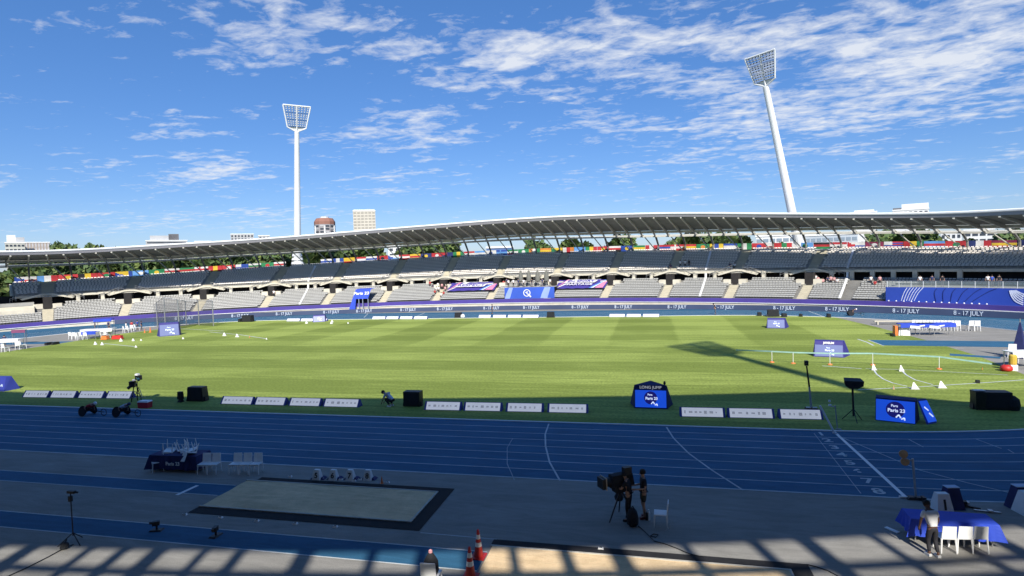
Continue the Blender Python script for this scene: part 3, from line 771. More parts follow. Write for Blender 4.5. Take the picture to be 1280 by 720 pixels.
# banners draped over the seats
M_bann = mat('banner_violet', (.06, .045, .29), .75, .08, .5)
def banner(px0, px1, r0, r1, name, label, lines):
    ta, tb = TH(px0, 7, 5), TH(px1, 7, 5)
    b = thing(name, label, 'banner')
    def S(u, v):   # u across 0..1, v up 0..1
        t = lerp(ta, tb, u); r = lerp(r0, r1, v); return EL(t, lo_(r)-.1, lz(r)(t)+.95)
    mb = MB(); nx, ny = 24, 8; vs = [S(i/nx, j/ny)+Vector((0, 0, .05*math.sin(i*1.3+j))) for j in range(ny+1) for i in range(nx+1)]
    mb.add(vs, [(j*(nx+1)+i, j*(nx+1)+i+1, (j+1)*(nx+1)+i+1, (j+1)*(nx+1)+i) for j in range(ny) for i in range(nx)], M_bann); mb.build('cloth', b)
    off = (EN((ta+tb)/2)*-.09+Vector((0, 0, .09)))
    def para(us, m_, nm):
        mb = MB(); n = 10; a, b_, c, d = us   # bottom-left u, bottom-right u, top-right u, top-left u
        vs = []
        for k in range(n+1):
            v = k/n; vs += [S(lerp(a, d, v), v)+off, S(lerp(b_, c, v), v)+off]
        mb.add(vs, [(2*k, 2*k+1, 2*k+3, 2*k+2) for k in range(n)], m_); mb.build(nm, b)
    para((0.0, .02, .40, .30), mat('ban_white', (.75, .74, .78), .7, .05, 1), 'white_stripe')
    para((.0, .004, .22, .17), mat('ban_pink', (.72, .25, .42), .7, .05, 1), 'pink_stripe')
    para((.72, .77, 1.0, 1.0), _mats['ban_white'], 'white_stripe')
    para((.80, .96, .995, .99), _mats['ban_pink'], 'pink_stripe')
    para((.68, .72, .99, .96), mat('ban_blue', (.08, .30, .75), .7, .05, 1), 'blue_stripe')
    t = (ta+tb)/2; d = EN(t); X = Vector((d.y, -d.x, 0)); Y = (S(.5, .8)-S(.5, .2)).normalized(); Z = X.cross(Y)
    M = Matrix((X, Y, Z)).transposed().to_4x4()
    for (txt, v, sz, bg_) in lines:
        M2 = M.copy(); M2.translation = S(.47, v)+off*3.6
        if bg_:
            mb = MB(); w2, h2 = 3.7, sz*.52
            vs = [M2 @ Vector(p) for p in ((-w2-.3, -h2, -.03), (w2-.3, -h2, -.03), (w2+.3, h2, -.03), (-w2+.3, h2, -.03))]
            mb.add(vs, [(0, 1, 2, 3)], _mats['ban_white']); mb.build('text_panel', b)
        text_obj('lettering', txt, sz, M_bann if bg_ else _mats['ban_white'], M2, b, depth=.02, bold=.03, sx=.95)
    return b
banner(560, 619, 4.2, 9.6, 'purple_banner', 'purple banner with a single white lettered panel, left of the blue stage', [('RESPECT', .5, 1.9, True)])
banner(695, 757, 4.2, 9.6, 'purple_banner', 'purple banner with two lines of lettering, right of the blue stage', [('EN SPORT', .66, 1.5, True), ('PARTAGE', .32, 1.5, False)])

# stage with blue front, white emblem
ta, tb = TH(631, 2.2, 4), TH(693, 2.2, 4)
st = thing('stage', 'blue fronted stage with a white ring emblem built over the lower seats', 'stage')
M_sfront = mat('stage_blue', (.035, .10, .50), .6, .1, .3); M_slight = mat('stage_lightblue', (.28, .38, .80), .6, .1, .3)
mb = MB(); prof_ring(mb, [(2.0, lambda t: zPT(t)), (2.0, 5.0), (2.2, 5.0), (2.2, zPT)], ta, tb, M_sfront, n=10); mb.build('front_panel', st)
for a, b in ((.0, .10), (.72, .86)):
    mb = MB(); A_ = lambda u: lerp(ta, tb, u); z0 = zPT(ta)+.05
    mb.add([EL(A_(a), 1.97, z0), EL(A_(b), 1.97, z0), EL(A_(b+.03), 1.97, 3.5), EL(A_(b+.07), 1.97, 4.95), EL(A_(a+.09), 1.97, 4.95), EL(A_(a+.03), 1.97, 3.5)], [(0, 1, 2, 3, 4, 5)], M_slight); mb.build('light_stripe', st)
mb = MB(); t = lerp(ta, tb, .45); d = EN(t); X = Vector((d.y, -d.x, 0)); c = EL(t, 1.93, 3.7); n = 24
vs = []
for i in range(n):
    a = 2*PI*i/n; vs += [c+X*math.cos(a)*.85+Vector((0, 0, math.sin(a)*.85)), c+X*math.cos(a)*.66+Vector((0, 0, math.sin(a)*.66))]
mb.add(vs, [(2*i, 2*i+1, (2*i+3) % (2*n), (2*i+2) % (2*n)) for i in range(n)], M_whitep)
mb.flat(c+X*.25-Vector((0, 0, .25)), c+X*.95-Vector((0, 0, .95)), .02, .3, M_whitep); mb.flat(c-X*.35+Vector((0, 0, .1)), c+X*.3+Vector((0, 0, .25)), .02, .22, M_whitep); mb.flat(c-X*.1-Vector((0, 0, .1)), c+X*.35-Vector((0, 0, .3)), .02, .2, M_whitep)
mb.build('emblem', st)
mb = MB(); prof_ring(mb, [(2.2, 4.95), (9, 4.95)], ta, tb, M_greyc, n=8); mb.build('deck', st)
# closed parasols on the stage
M_par = mat('grey_canvas', (.16, .16, .14), .9, .1, 3)
for i, px in enumerate((651, 661, 672, 683)):
    t = TH(px, 8, 7); nm = ('first', 'second', 'third', 'fourth')[i]
    u = thing('parasol', f'closed dark grey parasol standing on the blue stage, {nm} from the left', 'parasol', EL(t, 8, 4.95), 0, 'closed parasols on the blue stage')
    mb = MB(); mb.lathe([(.1, 1.0), (.62, 1.3), (.6, 2.2), (.42, 3.2), (.12, 3.9)], M_par, n=10); mb.build('canopy', u)
    mb = MB(); mb.bar((0, 0, 0), (0, 0, 4.2), .05, M_steel, 6); mb.build('pole', u)
    mb = MB(); mb.lathe([(.45, 0), (.45, .12), (.1, .16)], M_greyc, n=8); mb.build('base', u)

# entrance canopy (blue)
ta, tb = TH(440, 1, 3), TH(463, 1, 3)
cn = thing('entrance_canopy', 'royal blue athletes entrance canopy with white lettering rising over the purple band', 'canopy')
zt0 = 5.6
mb = MB(); A_ = lambda u, o, z: EL(lerp(ta, tb, u), o, z)
mb.add([A_(.10, -.2, 3.4), A_(.95, -.2, 3.4), A_(1.02, 1.6, 5.6), A_(.2, 1.6, 5.6)], [(0, 1, 2, 3)], M_blueT)
mb.add([A_(.2, 1.6, 5.6), A_(1.02, 1.6, 5.6), A_(1.02, 6, 5.7), A_(.2, 6, 5.7)], [(0, 1, 2, 3)], M_blueT)
mb.build('roof_cloth', cn)
mb = MB(); mb.add([A_(-.15, -.6, 0), A_(.22, -.3, 0), A_(.30, -.2, 3.4), A_(.1, -.2, 3.4)], [(0, 1, 2, 3)], M_blueT); mb.add([A_(-.15, -.6, 0), A_(.1, -.2, 3.4), A_(.2, 3.4, 5), A_(-.1, 3, 0)], [(0, 1, 2, 3)], M_blueT); mb.build('side_curtain', cn)
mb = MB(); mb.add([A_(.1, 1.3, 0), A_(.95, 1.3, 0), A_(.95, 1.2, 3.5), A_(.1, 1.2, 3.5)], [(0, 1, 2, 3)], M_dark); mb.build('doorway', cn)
for u_ in (.45, .66, .95):
    mb = MB(); mb.bar(A_(u_, -.2, 0), A_(u_, -.2, 3.4), .09, mat('grey_curtain', (.30, .34, .42), .7, .1, 2), 6); mb.build('post', cn)
t = lerp(ta, tb, .55); d = EN(t); X = Vector((d.y, -d.x, 0)); Y = (A_(.6, 1.6, 5.6)-A_(.5, -.2, 3.4)).normalized(); Z = X.cross(Y).normalized()
Y = Z.cross(X)
M = Matrix((X, Y, Z)).transposed().to_4x4(); M.translation = A_(.55, .75, 4.6)+Z*.06
text_obj('lettering', 'Paris 23', 1.15, M_whitep, M, cn, bold=.03)

# ------------------------------------------------------------------ flags on the top rail
FC = dict(r=(.50, .03, .04), w=(.70, .70, .68), b=(.02, .07, .36), l=(.12, .32, .68), y=(.72, .50, .04), g=(.02, .22, .08), k=(.015, .015, .02), o=(.62, .22, .04), m=(.22, .02, .07), n=(.015, .03, .15))
CN = dict(r='red', w='white', b='blue', l='light blue', y='yellow', g='green', k='black', o='orange', m='maroon', n='navy')
SEQ = ['T:bwr', 'V:lwr', 'D:ry', 'V:kyr', 'D:rg', 'G:by', 'D:lw', 'D:gy', 'H:wrg', 'H:grg', 'C:wrw', 'V:ryr', 'D:rw', 'N:bw', 'H:wgr', 'D:gr', 'H:wrw', 'C:wbw', 'V:bwb', 'H:yyr', 'H:rwb',
       'H:wbw', 'D:rk', 'T:bwl', 'H:rwr', 'H:yry', 'D:ny', 'D:rw2', 'N:nr', 'V:gyg', 'H:rww', 'H:lwl', 'D:wb', 'C:blw', 'H:gwr', 'D:gw', 'V:owg', 'H:oyo', 'T:gyk', 'V:wro', 'H:lll', 'V:gyr', 'D:ry2', 'H:wrk',
       'D:by', 'H:gyg', 'V:rwr', 'H:rbr', 'C:rwr', 'H:ryr', 'D:go', 'V:yby', 'H:bww', 'V:gwg', 'D:rb', 'N:rw', 'V:grw', 'D:lg', 'H:krg', 'H:rwk', 'T:rwb', 'D:mw', 'N:bwr', 'V:ryg', 'H:lrl', 'D:rg2', 'V:nwr', 'H:myr', 'D:nw', 'C:rwb',
       'D:ro', 'H:wbr', 'T:bgw', 'D:bl', 'V:gwr', 'D:gwx', 'H:rwm', 'N:nrw', 'H:wwr', 'V:bwr', 'D:kr', 'V:rrw', 'D:rw3', 'D:lw2', 'V:gro', 'N:brw', 'D:mm', 'D:wr', 'V:byr', 'V:rby', 'D:gw2', 'V:gyo', 'H:rbw', 'H:wlb', 'T:gwb', 'H:ryr2', 'V:oro', 'H:gny']
fm = {k: mat('flag_'+CN[k].replace(' ', '_'), tuple(c*.8 for c in FC[k]), .8, .08, 2) for k in FC}
def fdesc(c):
    k, cs = c[0], [CN[x] for x in c[2:] if x in CN]
    if k == 'H': return f'{cs[0]}, {cs[1]} and {cs[2]} level striped flag'
    if k == 'V': return f'{cs[0]}, {cs[1]} and {cs[2]} upright striped flag'
    if k == 'D': return f'{cs[0]} flag with a {cs[1]} disc'
    if k == 'T': return f'{cs[1]} and {cs[2]} flag with a {cs[0]} triangle'
    if k == 'C': return f'{cs[0]} flag with a {cs[1]} cross'
    if k == 'N': return f'{cs[0]} flag with a {cs[1]} corner'
    if k == 'G': return f'{cs[0]} flag crossed by a {cs[1]} triangle'
ft = TH(1284, 26.1, lambda t: zUB(t)+1); flags = []
tt = TH(18, 26.1, lambda t: zUB(t)+1)
fw_total = 0
import itertools
wd = 2.62
i = 0
frnd = random.Random(11)
ordn = []
while tt > ft and i < 300:
    gap = 330 < PX(EL(tt, 26, zUB(tt)+1))[0]-28 < 362
    if PX(EL(tt, 26, zUB(tt)+1))[0] > 357 and PX(EL(tt, 26, zUB(tt)+1))[0] < 387: tt -= wd/ds(tt); continue
    flags.append(tt); tt -= (wd+.06)/ds(tt)
for i, t in enumerate(flags):
    code = SEQ[i % len(SEQ)]; k, cs = code[0], [x for x in code[2:] if x in CN]
    while len(cs) < 3: cs.append(cs[-1])
    t2 = t-wd/ds(t); h = 1.45; zb = zUB(t)+.15
    A0 = EL(t, 25.95, zb); B0 = EL(t2, 25.95, zUB(t2)+.15); d = -EN((t+t2)/2)
    loc = A0.copy()
    ph = frnd.uniform(0, 6)
    def S(u, v, e=0.0): return A0.lerp(B0, u)+Vector((0, 0, h*v))+d*(.06*math.sin(u*7+ph)+.05*math.sin(v*4+ph)+e)-loc
    mb = MB(); nx, ny = 9, 6
    for j in range(ny):
        for q in range(nx):
            u, v = (q+.5)/nx, (j+.5)/ny; c = cs[0]
            if k == 'H': c = cs[2-int(v*3)]
            elif k == 'V': c = cs[int(u*3)]
            elif k == 'T': c = cs[0] if u < .42*(1-abs(v-.5)*2)+.05 else (cs[1] if v > .5 else cs[2])
            elif k == 'C': c = cs[1] if (abs(u-.38) < .09 or abs(v-.5) < .12) else cs[0]
            elif k == 'N': c = cs[1] if (u < .42 and v > .5) else (cs[2] if (cs[2] != cs[1] and j % 2) else cs[0])
            elif k == 'G': c = cs[1] if u+v*.9 > .8 and u < .75 else cs[0]
            mb.quad(S(q/nx, j/ny), S((q+1)/nx, j/ny), S((q+1)/nx, (j+1)/ny), S(q/nx, (j+1)/ny), fm[c])
    if k == 'D':
        vs = []; n = 14
        for q in range(n): a = 2*PI*q/n; vs.append(S(.5+.17*math.cos(a), .5+.30*math.sin(a), .05))
        mb.add(vs, [tuple(range(n))], fm[cs[1]])
    o = mb.build('flag', loc=loc)
    ordn.append((o, fdesc(code)))
seen = {}
for i, (o, dsc) in enumerate(ordn):
    k = seen.get(dsc, 0); seen[dsc] = k+1
for i, (o, dsc) in enumerate(ordn):
    nb = ordn[i-1][1] if i else None
    if seen[dsc] == 1: lab = dsc+' on the top rail of the far stand'
    elif nb: lab = dsc+' right of the '+nb
    else: lab = dsc+' at the left end of the rail'
    lab = ' '.join(lab.replace(' and ', '-').replace(', ', '-').split()[:16]) if len(lab.split()) > 16 else lab
    tag(o, lab, 'flag', 'national flags along the top rail')

#PART2
# ------------------------------------------------------------------ floodlight masts
M_mast = mat('mast_white', (.72, .74, .74), .4, .05, .3)
M_lamp = mat('lamp_housing', (.10, .11, .14), .4, .3, 3)
M_lglass = mat('lamp_lens', (.55, .60, .66), .2, .1, 3)
def mast(bx, by, hx, hy, label, base=None, lean=12.5, H=36.2, roll=0):
    if base is None:
        d = ray(bx, by); d = d/math.hypot(d.x, d.y); best = None
        for k in range(1200, 2200):
            P = CAM+d*(k/10); t = math.atan2(P.y/BB, P.x/(AR if P.x > 0 else AL)); e = EL(t, 27)
            q = (P.x-e.x)*EN(t).x+(P.y-e.y)*EN(t).y
            if q > 0: base = P; break
    B = Vector(base)
    inw = Vector((-B.x, -B.y, 0)).normalized()
    if hx is not None:          # lean towards the field centre: solve for length and height from the head's direction
        d = ray(hx, hy); Mx = Matrix(((inw.x, 0, -d.x), (inw.y, 0, -d.y), (0, 1, -d.z))); sol = Mx.inverted() @ (CAM-B); lean, H = sol[0], sol[1]
    top = B+inw*lean+Vector((0, 0, H))
    t = thing('floodlight_mast', label, 'floodlight', (B.x, B.y, 0), 0, 'stadium floodlight masts'); off = Vector((B.x, B.y, 0))
    ax = (top-B).normalized(); foot = B-ax*(B.z/ax.z)
    mb = MB(); n = 16
    mb.bar(foot-off, top-off, 1.15, M_mast, n, .62); mb.build('pole', t, smooth=False)
    mb = MB(); 
    for k in range(3): mb.lathe([(1.7-.15*k, B.z+.2+1.1*k), (1.55-.15*k, B.z+.9+1.1*k)], M_mast, n=14)
    mb.build('base_ring', t)
    X = inw.cross(Vector((0, 0, 1))).normalized()*-1; Z = (inw*math.cos(R(18))-Vector((0, 0, 1))*math.sin(R(18))).normalized(); Y = Z.cross(X).normalized()
    if Y.z < 0: Y = -Y
    c = top-off
    def Q(u, v, w_=0): return c+X*u+Y*v+Z*w_
    h0, h1, w0, w1 = 1.1, 6.7, 2.35, 3.45
    wid = lambda v: lerp(w0, w1, (v-h0)/(h1-h0))
    mb = MB()
    for a, b in (((-w0, h0), (-w1, h1)), ((w0, h0), (w1, h1)), ((-w1, h1), (w1, h1)), ((-w0, h0), (0, 0)), ((w0, h0), (0, 0)), ((0, 0), (0, h1))):
        mb.bar(Q(*a), Q(*b), .19, M_mast, 8)
    mb.build('head_frame', t)
    mb = MB(); mb.quad(Q(-w0, h0, -.2), Q(0, .2, -.2), Q(w0, h0, -.2), Q(0, h0+.2, -.2), M_mast)
    for lv in (h0+.18, h0+2.0, h0+3.75): mb.flat(Q(-wid(lv), lv, -.3), Q(wid(lv), lv, -.3), .7, .10, M_lamp, up=Y)
    mb.build('catwalk', t)
    rows = [h0+.6, h0+1.15, h0+1.65, h0+2.4, h0+2.95, h0+3.4, h0+4.2, h0+4.75, h0+5.25]
    for r_, v in enumerate(rows):
        for s_ in (-1, 1):
            for k in range(4):
                u = s_*(wid(v)-.3)*(k+.62)/4.05
                mb = MB(); p = Q(u, v, 0); mb.box((0, 0, 0), (.42, .33, .4), M_lamp, M=Matrix((X, Y, Z)).transposed().to_4x4() if False else Matrix.Translation(p) @ Matrix((X, Y, Z)).transposed().to_4x4())
                mb.box((0, 0, .22), (.34, .24, .04), M_lglass, M=Matrix.Translation(p) @ Matrix((X, Y, Z)).transposed().to_4x4())
                mb.build('lamp', t)
    return t
mast(372, 331, 371, 165, 'white floodlight mast standing upright at the left behind the far stand')
mast(1001, 318, 957, 108, 'white leaning floodlight mast at the right behind the far stand')
mast(0, 0, None, None, 'floodlight mast behind the near stand whose shadow falls on the grass', base=(67.5, -73, 10), lean=13, H=36.2)

# ------------------------------------------------------------------ trees
M_leaf = [mat('leaf_'+n_, c, .7, .35, .25) for n_, c in (('dark', (.035, .07, .018)), ('mid', (.06, .105, .026)), ('pale', (.12, .16, .04)))]
M_bark = mat('bark', (.10, .075, .05), .9, .2, 3)
def crown_mesh(seed, nleaf, h, w_, cone=False):
    r = random.Random(seed); mb = MB(); lobes = []
    for _ in range(16):
        z = r.uniform(.25, .95)*h; rr = w_*math.sin(min(1, (1-z/h)*1.5+.25)*PI/2)*(.65 if not cone else .35); a = r.uniform(0, 2*PI); q = r.uniform(0, .75)
        lobes.append((Vector((math.cos(a)*rr*q, math.sin(a)*rr*q, z)), r.uniform(.16, .30)*w_*1.1))
    for i in range(nleaf):
        c, rad = r.choice(lobes); d = Vector((r.gauss(0, 1), r.gauss(0, 1), r.gauss(0, .8))).normalized()*rad*r.uniform(.55, 1.08)
        p = c+d; s_ = r.uniform(.30, .62); a = Vector((r.gauss(0, 1), r.gauss(0, 1), r.gauss(0, .6))).normalized(); b = a.orthogonal().normalized()*s_; a = a*s_*.7
        mb.quad(p-a-b*.5, p+a-b, p+a*.8+b, p-a+b*.6, M_leaf[(0, 1, 1, 2)[r.randrange(4)]])
    return mb
protos = []
for k in range(4):
    t = thing('tree', 'x', 'tree', (0, 0, 0))
    mb = crown_mesh(40+k, 2600, 10, 5.2+.5*k); c = mb.build('crown', t)
    mb = MB(); mb.bar((0, 0, 0), (.1, .1, 4.5), .35, M_bark, 8, .22)
    rr = random.Random(k)
    for j in range(6):
        a = rr.uniform(0, 6.28); mb.bar((0, 0, 2.6+.3*j), (math.cos(a)*2.4, math.sin(a)*2.4, 5.2+.5*j), .14, M_bark, 5, .05)
    mb.build('trunk', t); protos.append(t)
# (picture column, row of its top, distance, height scale)
TREES = []
tr = random.Random(21)
for px, ptop, D in [(-20, 340, 200), (5, 338, 188), (28, 322, 230), (50, 330, 205), (72, 306, 420), (92, 305, 425), (84, 326, 215), (108, 330, 205), (112, 308, 430), (124, 307, 440), (140, 324, 212), (165, 322, 208), (190, 319, 215), (150, 309, 430),
                    (215, 318, 206), (240, 316, 214), (262, 317, 205), (284, 313, 215), (305, 312, 208), (325, 312, 216), (347, 310, 206), (366, 308, 214), (392, 307, 207), (412, 306, 216), (432, 304, 206), (452, 306, 214), (470, 303, 208),
                    (512, 304, 222), (532, 301, 225), (548, 300, 225), (566, 301, 230), (668, 300, 225), (716, 301, 235), (726, 302, 230), (712, 303, 240), (776, 294, 230), (784, 296, 225), (848, 295, 225), (862, 293, 220), (880, 292, 228), (900, 293, 222), (918, 294, 226), (930, 298, 224),
                    (1096, 293, 196), (1108, 291, 200), (1124, 291, 190), (1142, 290, 196), (1160, 292, 190), (1180, 303, 200), (1196, 305, 195), (1210, 304, 205), (1256, 292, 180), (1270, 290, 184), (1284, 289, 180), (1300, 290, 186), (978, 306, 205), (1212, 302, 210)]:
    P = AT(px, ptop, D); k = len(TREES) % 4; h = max(6, P.z)
    hh = tr.uniform(9.0, 13); z0 = P.z-hh*.97
    o = protos[len(TREES)] if len(TREES) < 4 else copy_tree(protos[k])
    o.location = (P.x, P.y, max(z0, -.02) if z0 < 0 else 0); o.rotation_euler = (0, 0, tr.uniform(0, 6.28))
    sc = P.z/10.2 if z0 >= -1 else P.z/10.2
    o.scale = (max(.9, sc*.95) if D < 400 else sc*.7,)*2+(sc,)
    TREES.append((px, o, D))
TREES.sort(key=lambda a: a[0])
ORD = 'first second third fourth fifth sixth seventh eighth ninth tenth eleventh twelfth thirteenth fourteenth fifteenth sixteenth seventeenth eighteenth'.split()
tcount = {}
for i, (px, o, D) in enumerate(TREES):
    if D > 400: g2, lab = 'distant tree tops', 'distant tree top above the roof edge at far left, {}'
    elif px < 365: g2, lab = 'trees left of the upright mast', 'dark green tree under the roof left of the upright mast, {}'
    elif px < 600: g2, lab = 'trees between mast and stage', 'green tree under the roof between upright mast and stage, {}'
    elif px < 800: g2, lab = 'bushy trees against the sky', 'bushy tree against the sky in the gap under the roof, {}'
    elif px < 1000: g2, lab = 'trees left of the leaning mast', 'green tree under the roof just left of the leaning mast, {}'
    else: g2, lab = 'trees right of the leaning mast', 'green tree behind the stand beyond the leaning mast, {}'
    k = tcount.get(g2, 0); tcount[g2] = k+1; tag(o, lab.format(ORD[min(k, 17)]+' from left'), 'tree', g2)

# ------------------------------------------------------------------ buildings beyond
M_glassd = mat('window_dark', (.05, .06, .075), .2, .3, .2)
def bmat(n_, c): return mat(n_, c, .8, .08, .15)
def block(x0, x1, ytop, D, depth, label, wallm, floors=4, bays=6, win=(.55, .5), roofm=None, extras=(), zbase=0, winm=None, cat='building', name='apartment_block', nfl_top=None, fh=3.0, strips=False):
    a = AT(x0, ytop, D); b = AT(x1, ytop, D); c = (a+b)/2; wd = (b-a).length; zt = c.z
    ux = Vector((b.x-a.x, b.y-a.y, 0)).normalized(); rz = math.atan2(ux.y, ux.x)
    t = thing(name, label, cat, (c.x, c.y, 0), rz)
    mb = MB(); mb.box((0, depth/2, zt/2), (wd, depth, zt), wallm); mb.build('wall', t)
    mb = MB(); mb.box((0, depth/2, zt+.35), (wd+.5, depth+.5, .7), roofm or M_whitep); mb.build('roof', t)
    bw_ = wd/bays; me = None
    for f in range(floors):
        z = zt-fh*(f+.55)
        if z < 1: break
        if strips:
            mb = MB(); mb.box((0, -.06, z), (wd*.94, .16, fh*win[1]), winm or M_glassd); mb.build('window_band', t); continue
        for i in range(bays):
            if me is None:
                mb = MB(); mb.box((0, 0, 0), (bw_*win[0], .16, fh*win[1]), winm or M_glassd); o = mb.build('window', t); me = o.data
            else:
                o = bpy.data.objects.new('window', me); COL.objects.link(o); o.parent = t
            o.location = (-wd/2+bw_*(i+.5), -.05, z)
    for (u0, u1, h, m_, nm) in extras:
        mb = MB(); mb.box(((u0+u1)/2*wd-wd/2, depth/2, zt+.7+h/2), ((u1-u0)*wd, depth*.6, h), m_); mb.build(nm, t)
    return t
cream = bmat('cream_render', (.50, .50, .45)); grey = bmat('grey_render', (.40, .41, .42)); brownp = bmat('brown_panel', (.36, .31, .27)); whiteb = bmat('white_render', (.68, .69, .69))
brick = bmat('red_brick', (.27, .13, .095))
block(6, 31, 304, 520, 16, 'white apartment block with a stepped roof room at the far left', cream, 3, 5, (.7, .45), extras=((.1, .55, 5, whiteb, 'roof_room'), (.55, 1.0, 3.5, grey, 'roof_room')))
block(31, 62, 303.5, 540, 14, 'lower beige block with upright grey panels beside the white apartment block', brownp, 4, 8, (.45, .85), winm=bmat('pale_panel', (.48, .48, .50)))
block(182, 234, 301, 640, 20, 'wide low grey office block rising above the roof edge', grey, 3, 1, (.5, .4), strips=True, extras=((.1, .75, 4.5, grey, 'roof_room'), (.55, .8, 6, bmat('dark_plant', (.12, .12, .13)), 'plant_room')))
block(243, 264, 302, 640, 16, 'small white low block peeping over the roof edge', whiteb, 2, 3, (.6, .4))
block(288, 317, 293, 620, 16, 'grey slab block just left of the upright mast', grey, 4, 7, (.5, .6))
block(323, 337, 295, 620, 14, 'narrow grey slab block touching the upright mast', grey, 4, 3, (.5, .6))
# round brick topped tower
c = AT(405.5, 272, 640); t = thing('tower_block', 'grey many sided tower block with a red brick crown', 'tower', (c.x, c.y, 0)); rr = 24*640/724/2
mb = MB(); n = 12; mb.lathe([(rr, 0), (rr, c.z-7.5)], bmat('grey_panel', (.30, .29, .30)), n=n); mb.build('wall', t)
mb = MB(); mb.lathe([(rr*1.005, c.z-7.5), (rr*1.005, c.z-4.5), (rr*.80, c.z-1.0)], brick, n=n); mb.build('brick_crown', t)
mb = MB(); mb.lathe([(rr*.4, c.z-1.5), (rr*.4, c.z+.8)], whiteb, n=10); mb.build('roof_room', t)
for fl in range(5):
    for k in range(12):
        a = 2*PI*(k+.5)/12
        if (Vector((math.cos(a), math.sin(a), 0)).dot((CAM-c).normalized())) > .15:
            mb = MB(); z = c.z-9.3-3*fl; d = Vector((math.cos(a), math.sin(a), 0)); q = d*(rr*.985)
            mb.box((0, 0, 0), (rr*.34, .5, 1.5), M_glassd if (k+fl) % 3 else grey, M=Matrix.Translation((q.x, q.y, z)) @ Matrix.Rotation(a+PI/2, 4, 'Z')); mb.build('window', t)
for k in range(12):
    a = 2*PI*(k)/12
    if k % 2 == 0 and (Vector((math.cos(a), math.sin(a), 0)).dot((CAM-c).normalized())) > .1:
        mb = MB(); q = Vector((math.cos(a), math.sin(a), 0))*rr*1.0; mb.bar((q.x, q.y, 0), (q.x, q.y, c.z-9), .9, whiteb, 5); mb.build('pilaster', t)
block(441, 469, 264, 600, 20, 'tall cream tower block with a white roof slab', bmat('cream_stone', (.52, .49, .42)), 9, 6, (.72, .42), winm=bmat('warm_window', (.30, .285, .25)), name='tower_block', cat='tower', extras=((.02, .98, 1.2, M_whitep, 'roof_slab'),))
block(485, 531, 308, 330, 14, 'pale white building seen under the roof left of the blue stage', whiteb, 3, 6)
block(945, 1004, 295, 260, 14, 'white glazed building under the roof behind the leaning mast', whiteb, 4, 7, (.8, .45), winm=bmat('blue_glass', (.22, .28, .34)))
block(1006, 1072, 294, 262, 14, 'grey blue glazed building under the roof right of the leaning mast', bmat('blue_render', (.42, .47, .52)), 4, 9, (.75, .42), winm=bmat('blue_glass', (.22, .28, .34)))
block(1176, 1202, 291, 330, 14, 'white house with small windows under the roof at the right', whiteb, 4, 4)
block(1205, 1243, 288, 335, 14, 'white stepped apartment block with balconies under the roof at the right', whiteb, 5, 4, (.75, .5))
block(1063, 1096, 266, 420, 16, 'long low white building above the right part of the roof', whiteb, 2, 6, extras=((.15, .9, 1.2, whiteb, 'roof_room'),))
block(1116, 1161, 262.5, 400, 16, 'white flat roofed block with a dark end above the roof at the right', whiteb, 2, 7, extras=((.0, .25, 1.1, bmat('dark_plant', (.12, .12, .13)), 'plant_room'), (.25, 1.0, 3.0, whiteb, 'roof_room')))
block(608, 641, 310, 230, 10, 'low blue grey shed behind the far stand under the roof', bmat('blue_shed', (.08, .14, .30)), 1, 5)

# ------------------------------------------------------------------ furniture
def make_chair(name='plastic_chair', label='x', m_=M_white):
    t = thing(name, label, 'chair')
    mb = MB(); mb.box((0, 0, .445), (.43, .43, .03), m_); mb.box((0, -.2, .42), (.43, .03, .06), m_); mb.build('seat', t)
    mb = MB(); n = 5; vs = []
    for i in range(n+1):
        z = .45+.40*i/n; y = .20+.05*(i/n)**1.3; w2 = .205-.015*(i/n)
        vs += [(-w2, y, z), (w2, y, z), (w2, y+.025, z), (-w2, y+.025, z)]
    fs = []
    for i in range(n):
        k = 4*i; fs += [(k, k+1, k+5, k+4), (k+2, k+3, k+7, k+6), (k+1, k+2, k+6, k+5), (k+3, k, k+4, k+7)]
    fs += [(4*n, 4*n+1, 4*n+2, 4*n+3)]
    mb.add(vs, fs, m_); mb.build('backrest', t)
    for x in (-.19, .19):
        for y in (-.19, .2):
            mb = MB(); mb.bar((x, y, .44), (x*1.12, y*1.15, 0), .026, m_, 6, .017); mb.build('leg', t)
    return t
chair0 = make_chair()
used = [0]
S = 1.15
def chair(P, rz, label, group=None, s=S, up=None):
    if used[0] == 0: o = chair0; used[0] = 1
    else: o = copy_tree(chair0)
    o.location = P; o.rotation_euler = (0, 0, rz) if up is None else up; o.scale = (s, s, s); o['label'] = label
    if group: o['group'] = group
    elif 'group' in o.keys(): del o['group']
    return o
